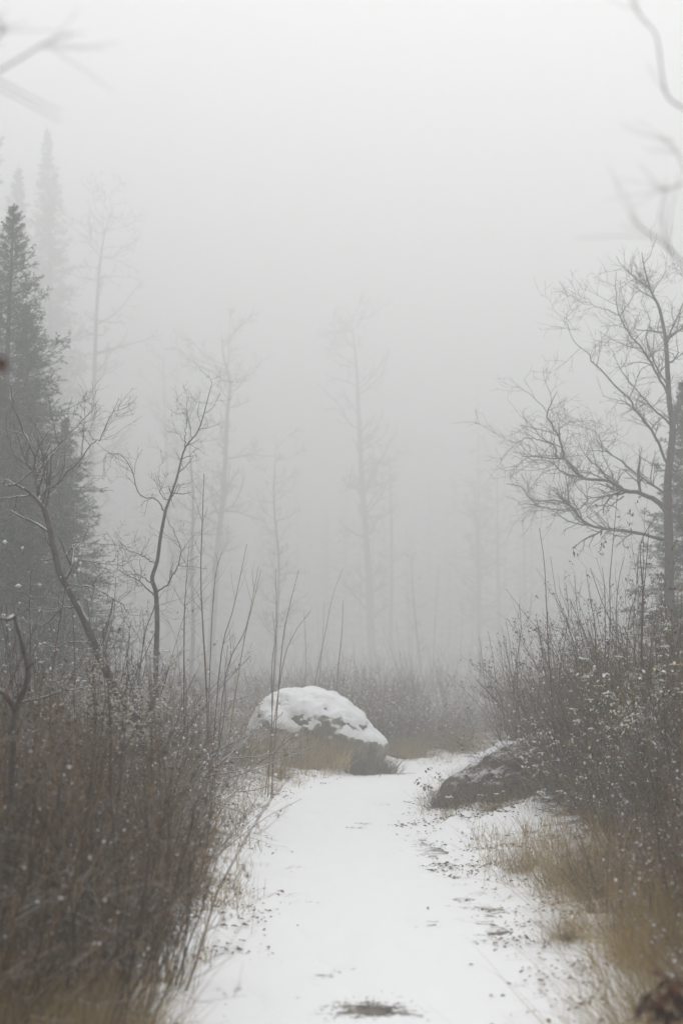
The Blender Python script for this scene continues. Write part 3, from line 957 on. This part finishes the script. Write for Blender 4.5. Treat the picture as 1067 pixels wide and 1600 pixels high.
# ------------------------------------------------------------------ bare trees
def bare_tree(name, label, trunk, r0, limbs, mat, k1=0.10, tw1=(0.2, 0.7), sides=9, twig_r=0.0022, up=0.03, rt=0.25, fine=4):
    """trunk: points; limbs: (points, radius). Each limb is a part with its twigs as a sub-part."""
    base = trunk[0]
    root = thing(name, label, 'tree', tuple(base))
    n = max(14, 3 * len(trunk))
    Pt = smooth_line(trunk - base, n)
    Rt = r0 * (1 - (1 - rt) * np.linspace(0, 1, n) ** 1.1)
    MB().tubes(Pt, Rt, sides).build('trunk', mat, root)

    def twigs(P, Rd, dens, parent, t0=0.12):
        L = np.linalg.norm(np.diff(P, axis=0), axis=1).sum()
        k = max(4, int(L / dens))
        P1, R1 = offshoots(P[None], Rd[None], k, t0, 1.0, tw1, (30, 70), 7, 0.19, up, 0.6, 0.4, twig_r)
        P2, R2 = offshoots(P1, R1, fine, 0.15, 1.0, (tw1[0] * 0.5, tw1[1] * 0.6), (28, 70), 5, 0.18, up, 0.75, 0.5, twig_r * 0.85)
        P3, R3 = offshoots(P2, R2, 2, 0.3, 1.0, (tw1[0] * 0.25, tw1[1] * 0.3), (28, 65), 3, 0.16, up, 0.8, 0.6, twig_r * 0.7)
        tag(MB().tubes(P1, R1, 4).tubes(P2, R2, 3).tubes(P3, R3, 3).build('twigs', mat, parent), kind='stuff')

    for pts, r in limbs:
        P = smooth_line(np.asarray(pts) - base, 24)
        P[1:-1] += rng.normal(0, 0.007, (22, 3))
        Rd = r * np.linspace(1, 0.12, 24) ** .85
        lb = MB().tubes(P, Rd, 6).build('limb', mat, root)
        twigs(P, Rd, k1, lb)
    twigs(Pt[n // 2:], Rt[n // 2:], k1 * 1.3, root, 0.2)
    return root, Pt, Rt


TY = 25.0
tr = line(TY, 1052, [(1046, 960), (1045, 880), (1043, 802), (1042, 765), (1045, 727), (1050, 681), (1049, 654), (1045, 627), (1042, 576), (1040, 538), (1034, 502), (1028, 478), (1016, 454), (1006, 418), (1002, 394)])
L_ = []
L_.append((trace([(1043, 805), (1033, 789), (1017, 777), (995, 770), (976, 767), (966, 760), (952, 752), (939, 750), (914, 748), (901, 740), (893, 728), (880, 716), (869, 716), (850, 715), (815, 713)], TY, TY - .9), 0.0483))
L_.append((trace([(880, 716), (879, 711), (874, 684), (861, 662), (854, 649), (863, 625), (869, 612)], TY - .7, TY - 1.2), 0.0227))
L_.append((trace([(869, 716), (866, 697), (847, 689), (826, 685), (803, 692)], TY - .75, TY - .4), 0.0199))
L_.append((trace([(874, 684), (875, 668), (893, 656)], TY - .8, TY - .6), 0.0114))
L_.append((trace([(914, 748), (888, 742), (871, 732), (861, 723), (839, 719), (815, 725)], TY - .6, TY), 0.0170))
L_.append((trace([(1046, 845), (1030, 842), (995, 833), (968, 829), (939, 825), (920, 820), (906, 809), (898, 798), (888, 789), (866, 781), (847, 783), (828, 779), (812, 760), (791, 756)], TY, TY + .9), 0.0369))
L_.append((trace([(898, 798), (917, 783), (912, 773), (896, 754), (885, 740)], TY + .5, TY + .8), 0.0142))
L_.append((trace([(898, 798), (871, 797), (836, 790), (812, 795)], TY + .5, TY + .2), 0.0142))
L_.append((trace([(974, 775), (960, 785), (949, 791), (925, 790), (905, 800)], TY - .3, TY - .1), 0.0142))
L_.append((trace([(1042, 772), (1035, 768), (1006, 750), (979, 729), (968, 719), (952, 709), (941, 705), (923, 705), (917, 713)], TY, TY + .6), 0.0241))
L_.append((trace([(941, 705), (939, 694), (931, 676), (909, 665)], TY + .4, TY + .7), 0.0128))
L_.append((trace([(952, 752), (931, 727), (917, 715), (920, 692)], TY - .45, TY - .2), 0.0170))
L_.append((trace([(1042, 725), (1033, 705), (1022, 681), (1009, 660), (992, 641), (984, 625), (963, 606), (941, 582), (925, 565), (916, 550), (896, 534), (886, 506)], TY, TY + .5), 0.0256))
L_.append((trace([(1048, 670), (1046, 662), (1022, 641), (1009, 627), (995, 611), (968, 576), (958, 550)], TY, TY - .7), 0.0199))
L_.append((trace([(1045, 622), (1030, 592), (1014, 565), (1000, 542), (980, 518), (968, 494), (962, 462), (962, 425)], TY, TY - .4), 0.0227))
L_.append((trace([(968, 494), (950, 485), (928, 478), (920, 470)], TY - .3, TY - .5), 0.0099))
L_.append((trace([(968, 494), (984, 470), (994, 452)], TY - .3, TY), 0.0099))
L_.append((trace([(1049, 678), (1065, 662), (1085, 640), (1110, 600), (1125, 560)], TY, TY + .3), 0.0256))
L_.append((trace([(1040, 538), (1055, 500), (1075, 455), (1085, 425)], TY, TY - .3), 0.0185))
L_.append((trace([(1028, 478), (1020, 455), (1036, 430), (1045, 415)], TY, TY + .3), 0.0128))
L_.append((trace([(1043, 600), (1025, 575), (1010, 530), (1014, 500), (1000, 470)], TY, TY + .6), 0.0170))
bare_tree('bare_tree', 'large bare tree with crooked limbs reaching left over the path', tr, .092, L_, M_BARK, .19, (.28, .92), twig_r=.0036, rt=.06, fine=5)

LY = 13.0
tr = line(LY, 262, [(225, 1150), (199, 1106), (183, 1080), (157, 1029), (143, 995), (124, 951), (96, 900), (85, 858), (75, 814), (67, 791), (52, 774)])
L_ = [(trace([(62, 780), (60, 765), (56, 731), (49, 697), (34, 664), (22, 635), (15, 600)], LY, LY + .3), .018),
      (trace([(54, 776), (26, 759), (8, 757), (-20, 740)], LY, LY - .4), .012),
      (trace([(52, 774), (30, 776), (0, 781), (-20, 790)], LY, LY + .4), .011),
      (trace([(66, 790), (75, 765), (101, 746), (142, 697), (161, 679), (187, 622)], LY, LY - .3), .010),
      (trace([(58, 735), (75, 720), (90, 697), (139, 649), (156, 622)], LY, LY + .5), .009),
      (trace([(57, 740), (45, 727), (22, 709), (11, 671)], LY, LY - .2), .009),
      (trace([(103, 911), (146, 919), (176, 934), (202, 956), (214, 985)], LY, LY - .3), .008),
      (trace([(146, 919), (154, 900), (184, 892)], LY, LY - .2), .006),
      (trace([(142, 990), (152, 975), (161, 969), (180, 985)], LY, LY + .2), .007),
      (trace([(124, 951), (100, 950), (70, 975), (40, 990)], LY, LY + .5), .010),
      (trace([(150, 1010), (120, 1003), (80, 1010), (35, 1008)], LY, LY - .5), .008)]
bare_tree('bare_tree', 'leaning bare tree with a dark diagonal trunk on the left', tr, .046, L_, M_BARKS, .14, (.16, .55), twig_r=.0023, rt=.4, fine=4)

SY = 17.0
tr = line(SY, 246, [(244, 1080), (244, 1031), (246, 975), (244, 926), (238, 904), (246, 877), (251, 840), (259, 799), (264, 784), (277, 746), (289, 701), (311, 671), (326, 619), (332, 596)])
L_ = [(trace([(238, 912), (236, 909), (214, 898), (187, 890)], SY, SY - .3), .010),
      (trace([(241, 930), (217, 908), (200, 898), (185, 880)], SY, SY + .3), .010),
      (trace([(245, 880), (221, 868), (195, 855), (180, 832)], SY, SY + .4), .010),
      (trace([(246, 925), (262, 911), (277, 885), (283, 859), (274, 836), (261, 806)], SY, SY - .4), .011),
      (trace([(258, 800), (244, 780), (217, 771), (206, 731), (187, 711), (165, 711), (161, 750)], SY, SY + .3), .009),
      (trace([(289, 700), (290, 680), (291, 656), (292, 622)], SY, SY - .2), .007),
      (trace([(264, 784), (252, 772), (249, 745), (249, 722)], SY, SY + .2), .006),
      (trace([(300, 684), (296, 660), (290, 640)], SY, SY + .2), .005)]
bare_tree('bare_tree', 'small crooked dead tree standing right of the leaning tree', tr, .036, L_, M_BARK, .13, (.1, .40), twig_r=.0023, rt=.06, fine=3)

# close stump-like snag with a snowy elbow, blurred
QY = 7.5
tr = line(QY, 15, [(20, 1180), (22, 1120), (40, 1072), (44, 1045), (36, 1015), (30, 985), (22, 962)])
root = thing('broken_snag', 'crooked broken snag with snow on its elbow at the left edge', 'dead tree', tuple(tr[0]))
P = smooth_line(tr - tr[0], 20)
MB().tubes(P, .013 * np.linspace(1.25, .7, 20) * (1 + .12 * rng.standard_normal(20)), 8).build('trunk', M_BARKS, root)
for pts, r in (([(22, 963), (10, 968), (-15, 960)], .012), ([(25, 1110), (8, 1085), (-10, 1075)], .016), ([(43, 1046), (52, 1036)], .008)):
    P = smooth_line(trace(pts, QY, QY - .1) - tr[0], 8)
    MB().tubes(P, r * np.linspace(1, .7, 8), 6).build('limb', M_BARKS, root)

# pale broken branches caught in the left thicket
def caught(label, pts, Y, r, mat):
    tr = trace(pts, Y, Y + .25)
    root = thing('fallen_branch', label, 'branch', tuple(tr[0]))
    P = smooth_line(tr - tr[0], 16)
    P[1:-1] += rng.normal(0, .004, (14, 3))
    Rd = r * np.linspace(1, .45, 16)
    MB().tubes(P, Rd, 6).build('stem', mat, root)
    P1, R1 = offshoots(P[None], Rd[None], 7, .2, 1, (.05, .22), (30, 65), 5, .15, .0, .5, .5, .001)
    MB().tubes(P1, R1, 3).build('twigs', mat, root)


caught('tan dead branch slanting through the left thicket below the leaning tree', [(60, 1100), (100, 1128), (140, 1150), (175, 1172)], 8.2, .007, M_STEM_TAN)
caught('tan dead stick lying level in the middle of the left thicket', [(30, 1352), (80, 1372), (140, 1390), (200, 1385)], 6.3, .005, M_STEM_TAN)
caught('snow-lined dead bough lying level behind the snag', [(20, 1102), (60, 1092), (100, 1080), (130, 1075)], 10.2, .012, M_BARKS)

# ------------------------------------------------------------------ close overhanging branches (out of focus)
def overhang(label, trunk, r0, limbs):
    base = trunk[0]
    root = thing('overhanging_tree', label, 'tree', tuple(base))
    P = smooth_line(trunk - base, 16)
    MB().tubes(P, r0 * np.linspace(1, .5, 16), 10).build('trunk', M_BARK, root)
    for pts, r in limbs:
        P = smooth_line(np.asarray(pts) - base, 20)
        lb = MB().tubes(P, r * np.linspace(1, .35, 20), 6).build('limb', M_BARK, root)
        P1, R1 = offshoots(P[None], (r * np.linspace(1, .35, 20))[None], 7, .4, 1, (.05, .2), (28, 60), 5, .14, .03, .55, .5)
        MB().tubes(P1, R1, 4).build('twigs', M_BARK, lb)
    return root


VY = 3.3
tr = np.array([[1.42, VY, -.1], [1.38, VY, 1.0], [1.28, VY, 2.0], [1.24, VY, 3.6]])
j = np.array([1.28, VY, 2.1])
overhang('near tree whose thin blurred branches hang in at the upper right', tr, .05,
         [(np.vstack([j + [0, 0, .2], trace([(1140, 230), (1067, 170), (1043, 152), (1034, 120), (1026, 60), (1010, 36), (988, 8), (975, -30)], VY)]), .0026),
          (np.vstack([j + [0, 0, .0], trace([(1130, 380), (1067, 258), (1055, 235), (1045, 215)], VY)]), .0014),
          (np.vstack([j + [0, 0, -.1], trace([(1130, 285), (1067, 289), (1040, 297), (1015, 293)], VY)]), .0014),
          (np.vstack([j + [0, 0, -.25], trace([(1120, 460), (1067, 412), (1040, 385), (1022, 370), (1000, 356), (983, 338)], VY)]), .0028),
          (np.vstack([j + [0, 0, -.35], trace([(1120, 640), (1040, 585), (1000, 545), (975, 500)], VY)]), .0012)])
WY = 2.9
tr = np.array([[-1.2, WY, -.1], [-1.17, WY, 1.0], [-1.12, WY, 2.0], [-1.08, WY, 3.4]])
root = overhang('near tree whose single blurred branch enters at the upper left', tr, .045,
                [(np.vstack([[-1.12, WY, 2.15], trace([(-120, 160), (-60, 140), (0, 110), (35, 90), (75, 66), (115, 54)], WY)]), .003),
                 (np.vstack([[-1.11, WY, 2.45], trace([(-90, 120), (-30, 80), (0, 55), (6, 38)], WY)]), .003),
                 (np.vstack([[-1.14, WY, 1.65], trace([(-120, 530), (-60, 540), (-6, 552)], WY)]), .003)])
p = at(2, 553, WY)
MB().leaves((p - np.array(root.location))[None], np.array([[0.1, 0, -1.0]]), np.array([[0.2, -1, 0.1]]), .045, .030, .1).build('dead_leaf', M_RUST, root)

# ------------------------------------------------------------------ fog-veiled aspens
def aspen(label, Y, base_px, pts, r0, nb, bl, top=1.0, start=.35):
    tr = line(Y, base_px, pts)
    root = thing('aspen', label, 'tree', tuple(tr[0]), group='bare aspens fading in the fog')
    P = smooth_line(tr - tr[0], 24)
    Rt = r0 * (1 - .94 * np.linspace(0, 1, 24) ** 1.15)
    MB().tubes(P, Rt, 8).build('trunk', M_ASPEN, root)
    q = r0 / .19
    P1, R1 = offshoots(P[None], Rt[None], int(nb * 1.3), start, 1.0, bl, (50, 92), 9, .15, .075, .42, .35, .018 * q)
    P2, R2 = offshoots(P1, R1, 6, .15, 1, (-.25, -.65), (30, 70), 6, .15, .06, .6, .5, .012 * q)
    P3, R3 = offshoots(P2, R2, 4, .2, 1, (-.3, -.8), (30, 65), 4, .15, .06, .75, .6, .009 * q)
    tag(MB().tubes(P1, R1, 5).tubes(P2, R2, 3).tubes(P3, R3, 3).build('crown', M_ASPEN, root), kind='stuff')


aspen('pale bare aspen before the dark firs on the left', 92, 130, [(138, 900), (141, 830), (143, 720), (147, 620), (150, 520), (155, 430), (163, 370), (178, 320)], .26, 34, (1.4, 4.2), start=.25)
aspen('bare aspen with wide level branches left of centre', 90, 326, [(334, 960), (340, 860), (350, 760), (355, 650), (360, 600), (350, 560), (346, 520)], .24, 30, (1.4, 4.4), start=.25)
aspen('tall faint aspen near the middle of the picture', 118, 585, [(580, 1000), (576, 900), (566, 760), (560, 640), (556, 560), (548, 495)], .40, 36, (1.6, 5.2), start=.2)
aspen('faint slim aspen just right of the tall middle one', 128, 608, [(610, 980), (612, 880), (610, 760), (606, 690)], .24, 22, (1.1, 3.2))
aspen('bushy faint aspen right of the middle', 118, 750, [(748, 1000), (748, 900), (744, 820), (742, 760)], .24, 40, (1.3, 3.6), start=.3)
aspen('faint slender aspen left of the bare tree limbs', 126, 780, [(779, 950), (777, 850), (776, 750), (774, 660)], .22, 20, (1.1, 3.0))
aspen('faintest slender aspen behind the bare tree limbs', 132, 822, [(820, 950), (818, 820), (816, 700)], .25, 20, (1.1, 3.0))
aspen('thin crooked aspen trunk in the fog over the far bend', 86, 668, [(660, 1060), (650, 980), (645, 920), (642, 860)], .09, 12, (.4, 1.3))
aspen('faint aspen between the pale one and the wide-branched one', 125, 262, [(265, 900), (262, 760), (258, 640), (255, 560)], .28, 26, (1.3, 3.5))
aspen('slim bare aspen behind the tall straight sapling', 62, 300, [(302, 980), (300, 880), (302, 780), (296, 690), (298, 630)], .10, 30, (.8, 2.4), start=.2)
aspen('thin leaning bare aspen between the wide-branched and middle ones', 74, 430, [(432, 980), (436, 880), (428, 780), (432, 690)], .10, 26, (.8, 2.4), start=.2)
ylab = 'thin young aspen pole standing in the fog beyond the path'
yroot = None
for i, (px, Y) in enumerate([(676, 80), (688, 86), (697, 82), (708, 90), (719, 82), (640, 88), (735, 90), (500, 92)]):
    b = ground_px(px, Y)
    if yroot is None:
        yroot = thing('young_aspen', ylab, 'sapling', tuple(b), group='young aspen poles in the fog')
        P = walk(np.zeros((1, 3)), np.array([[0.02, 0, 1.0]]), np.array([6.8]), 12, .025, .02)
        Rt = np.linspace(.032, .008, 12)[None]
        MB().tubes(P, Rt, 6).build('trunk', M_ASPEN, yroot)
        P1, R1 = offshoots(P, Rt, 26, .25, 1, (.2, .7), (35, 70), 5, .1, .06, .35, .4, .005)
        MB().tubes(P1, R1, 3).build('crown', M_ASPEN, yroot)
    else:
        dup(yroot, tuple(b), rng.uniform(0, 6), rng.uniform(.5, .85), ylab, 'young aspen poles in the fog')

# ------------------------------------------------------------------ conifers
def conifer(label, loc, H, Rm, nb, twigs, needles, r0, power=.85, width=.014, nl=(.05, .10), lowest=.06, droop=-.05):
    root = thing('fir_tree', label, 'tree', loc)
    P = walk(np.array([[0, 0, -.1]]), np.array([[0, 0, 1.0]]), np.array([H]), 16, .012, .05)
    P[0, :, :2] *= .5
    Rt = np.linspace(r0, .012, 16)[None]
    MB().tubes(P, Rt, 8).build('trunk', M_BARK, root)
    t_ = lowest + (1 - lowest) * np.linspace(0, .99, nb) ** .9
    z = t_ * H * .985
    a = np.arange(nb) * 2.399 + rng.normal(0, .3, nb)
    L = Rm * (1 - t_) ** power * rng.uniform(.45, 1.15, nb) + .02 * Rm
    el = np.radians(-12 + 62 * t_ ** 2.0 + rng.normal(0, 7, nb))
    D = np.stack([np.cos(a) * np.cos(el), np.sin(a) * np.cos(el), np.sin(el)], 1)
    f = np.clip(t_ * 15, 0, 14.999)
    i = f.astype(int)
    base = P[0, i] * (1 - (f - i))[:, None] + P[0, np.minimum(i + 1, 15)] * (f - i)[:, None]
    base[:, 2] = z
    B = walk(base, D, L, 7, .05, droop)
    B[:, 4:, 2] += (np.array([.02, .05, .10])[None] * L[:, None])
    RB = np.linspace(.5, .12, 7)[None] * (r0 * .22 * (1.1 - t_))[:, None] + .003
    T1, RT = offshoots(B, RB, twigs, .1, 1.0, (-.18, -.48), (30, 62), 5, .08, -.01, .5, .5, .003, flat=.75)
    allL = np.concatenate([T1.reshape(-1, 3)])
    mb = MB().tubes(B, RB, 4).tubes(T1, RT, 3)
    # needle sprays set along every twig
    m = len(T1)
    k = needles
    par = np.repeat(np.arange(m), k)
    nsz = (.45 + .55 * np.clip(2.2 * (1 - np.repeat(t_, twigs)), 0, 1))[par]
    tt = rng.uniform(.05, 1, m * k) * 3.999
    ii = tt.astype(int)
    fr = (tt - ii)[:, None]
    A_, B_ = T1[par, ii], T1[par, ii + 1]
    pos = A_ * (1 - fr) + B_ * fr
    tg = norm(B_ - A_)
    sd = rng.standard_normal((m * k, 3))
    sd[:, 2] *= .55
    dd = norm(tg * .9 + norm(sd) * .8 + np.array([0, 0, .08]))
    mb.leaves(pos, dd, np.stack([.6 * rng.standard_normal(m * k), .6 * rng.standard_normal(m * k), np.ones(m * k)], 1), rng.uniform(*nl, m * k) * nsz, width * nsz, .08)
    mb.build('crown', M_NEEDLE, root)
    return root


def gx_(px, Y):
    x = (px - 533.5) / F_PX * Y
    return (x, Y, hz(x, Y) - .05)


conifer('dark fir closest on the left, its branches cut by the frame', gx_(8, 25), 9.9, 2.8, 400, 15, 10, .13, .86)
f2 = conifer('tall narrow fir spire fading upward in the fog', gx_(78, 105), 42.4, 6.2, 430, 13, 8, .44, .86, .06, (.24, .44))
dup(f2, gx_(6, 98), 2.1, (1.0, 1.0, .86), 'second narrow fir spire at the left edge, left of the tallest')
f3 = conifer('dense dark fir behind the closest one at the left', gx_(-60, 27), 10.5, 2.4, 330, 14, 10, .17, .85, .02, (.08, .14))
dup(f3, gx_(-12, 24.5), 5.0, (.92, .92, .62), 'dark fir with low dense crown just behind the closest fir')
dup(f3, gx_(46, 28), 3.3, (1.0, 1.0, .84), 'dark fir right of the closest fir, behind the leaning tree')
dup(f3, gx_(92, 28), 1.0, (.70, .70, .62), 'short dark fir standing behind the pale aspen foot')
dup(f3, gx_(1088, 27), 2.6, (.85, .85, .70), 'young dark fir behind the large bare tree at the right edge')
dup(f3, gx_(1185, 26), 4.0, (.9, .9, .9), 'dark fir outside the thicket beyond the right edge')
dup(f2, gx_(-90, 76), 4.4, (1.1, 1.1, .9), 'tall dark fir beyond the left edge')

# far wood that reads as one dark mass in the fog
fw = MB()
for i in range(260):
    Y = rng.uniform(150, 215)
    x = rng.uniform(-90, 90)
    if abs(x) < 4 and Y < 92:
        continue
    H = rng.uniform(16, 34) * (0.75 if abs(x) < 14 else 1.0)
    z = hz(x, Y)
    nb = 46
    t_ = np.linspace(.04, .99, nb)
    a = np.arange(nb) * 2.399 + rng.random() * 6
    L = (1.0 + .085 * H) * (1 - t_) ** .8 * rng.uniform(.6, 1.15, nb) + .15
    base = np.stack([np.full(nb, x), np.full(nb, Y), z + t_ * H], 1)
    D = np.stack([np.cos(a), np.sin(a), np.full(nb, -.25)], 1)
    fw.leaves(base, D, np.tile([[0, 0, 1.0]], (nb, 1)), L, L * .75, .12)
    fw.tubes(np.array([[x, Y, z - .2], [x, Y, z + H * .5], [x, Y, z + H]]), np.array([.2, .12, .02]), 5)
tag(fw.build('distant_forest', M_NEEDLE), 'dark mass of conifers lost in the fog', kind='stuff')

# far undergrowth
un = MB()
for i in range(330):
    Y = rng.uniform(38, 75)
    x = rng.uniform(-20, 20)
    if path_dist(np.array([x]), np.array([Y]))[0] < 1.3:
        continue
    n = 26
    hgt = .5 + 1.1 * rng.random() ** 2 + .5 * math.sin(x * .9) ** 2
    P0 = np.stack([x + rng.normal(0, .35, n), Y + rng.normal(0, .35, n), np.full(n, hz(x, Y) - .05)], 1)
    P = walk(P0, np.stack([rng.normal(0, .3, n), rng.normal(0, .3, n), np.ones(n)], 1), rng.uniform(.5, 1.5, n) * hgt, 4, .08, 0)
    un.tubes(P, cols(np.full(n, .009), 4, .3), 3)
tag(un.build('undergrowth', M_STEM), 'bare undergrowth on the forest floor beyond the bend', kind='stuff')

# ------------------------------------------------------------------ ground cover
def scatter(n, y0, y1, x0, x1, dmin, dmax, bias=1.0):
    x = rng.uniform(x0, x1, n * 6)
    y = y0 + (y1 - y0) * rng.random(n * 6) ** bias
    d = path_dist(x, y)
    k = (d > dmin) & (d < dmax)
    x, y = x[k][:n], y[k][:n]
    return x, y, height(x, y)


gb = MB()
x, y, z = scatter(2400, 4.5, 30, -5.5, 6, .96, 3.2, 1.2)
keep = ~((np.abs(x - 1.45) < .45) & (np.abs(y - 14.4) < .9))
x, y, z = x[keep], y[keep], z[keep]
nb = 9
P0 = np.repeat(np.stack([x, y, z - .02], 1), nb, 0)
P0[:, :2] += rng.normal(0, .05, (len(P0), 2))
a = rng.random(len(P0)) * 6.28
ti = np.radians(np.abs(rng.normal(0, 32, len(P0))))
D = np.stack([np.sin(ti) * np.cos(a), np.sin(ti) * np.sin(a), np.cos(ti)], 1)
Lh = np.repeat(rng.uniform(.10, .42, len(x)), nb) * rng.uniform(.5, 1, len(P0))
gb.tubes(walk(P0, D, Lh, 4, .12, -.12), np.full((len(P0), 1), .0021) * np.linspace(1, .2, 4)[None], 3)
tag(gb.build('dry_grass', M_GRASS), 'thin dry grass poking through the snow beside the path', kind='stuff')

lb = MB()


def litter(n, x, y, s, lo=.02, hi=.05):
    z = height(x, y)
    m = len(x)
    dd = np.stack([rng.standard_normal(m), rng.standard_normal(m), .25 * rng.standard_normal(m)], 1)
    nn = np.stack([.4 * rng.standard_normal(m), .4 * rng.standard_normal(m), np.ones(m)], 1)
    L = rng.uniform(lo, hi, m)
    lb.leaves(np.stack([x, y, z + .014], 1), dd, nn, L, L * .6, .12)


def clusters(n, y0, y1, x0, x1, dmin, dmax, per, sd, lo, hi):
    cx, cy_, _ = scatter(n, y0, y1, x0, x1, dmin, dmax, 1.2)
    k = rng.integers(per[0], per[1], len(cx))
    s_ = rng.uniform(*sd, len(cx))
    x = np.repeat(cx, k) + rng.standard_normal(k.sum()) * np.repeat(s_, k)
    y = np.repeat(cy_, k) + rng.standard_normal(k.sum()) * np.repeat(s_ * 1.6, k)
    litter(0, x, y, 1, lo, hi)


clusters(150, 4.8, 26, -4, 5, .95, 2.4, (6, 40), (.06, .26), .012, .05)
clusters(46, 5, 24, -1.5, 2.2, .70, .98, (3, 16), (.04, .16), .010, .036)
clusters(16, 11.6, 15.6, .6, 1.7, .5, 1.6, (12, 44), (.07, .2), .014, .05)
clusters(22, 5.8, 10.5, .8, 1.6, .6, 1.2, (5, 26), (.05, .16), .010, .036)
x, y, z = scatter(900, 4.8, 25, -4, 5, .75, 2.6, 1.2)
litter(0, x, y, 1, .010, .045)
x = rng.normal(.14, .11, 130)
y = rng.normal(7.05, .12, 130)
litter(0, x, y, 1, .006, .02)
tag(lb.build('fallen_leaves', M_LEAF), 'brown fallen leaves scattered on the snow along the path', kind='stuff')
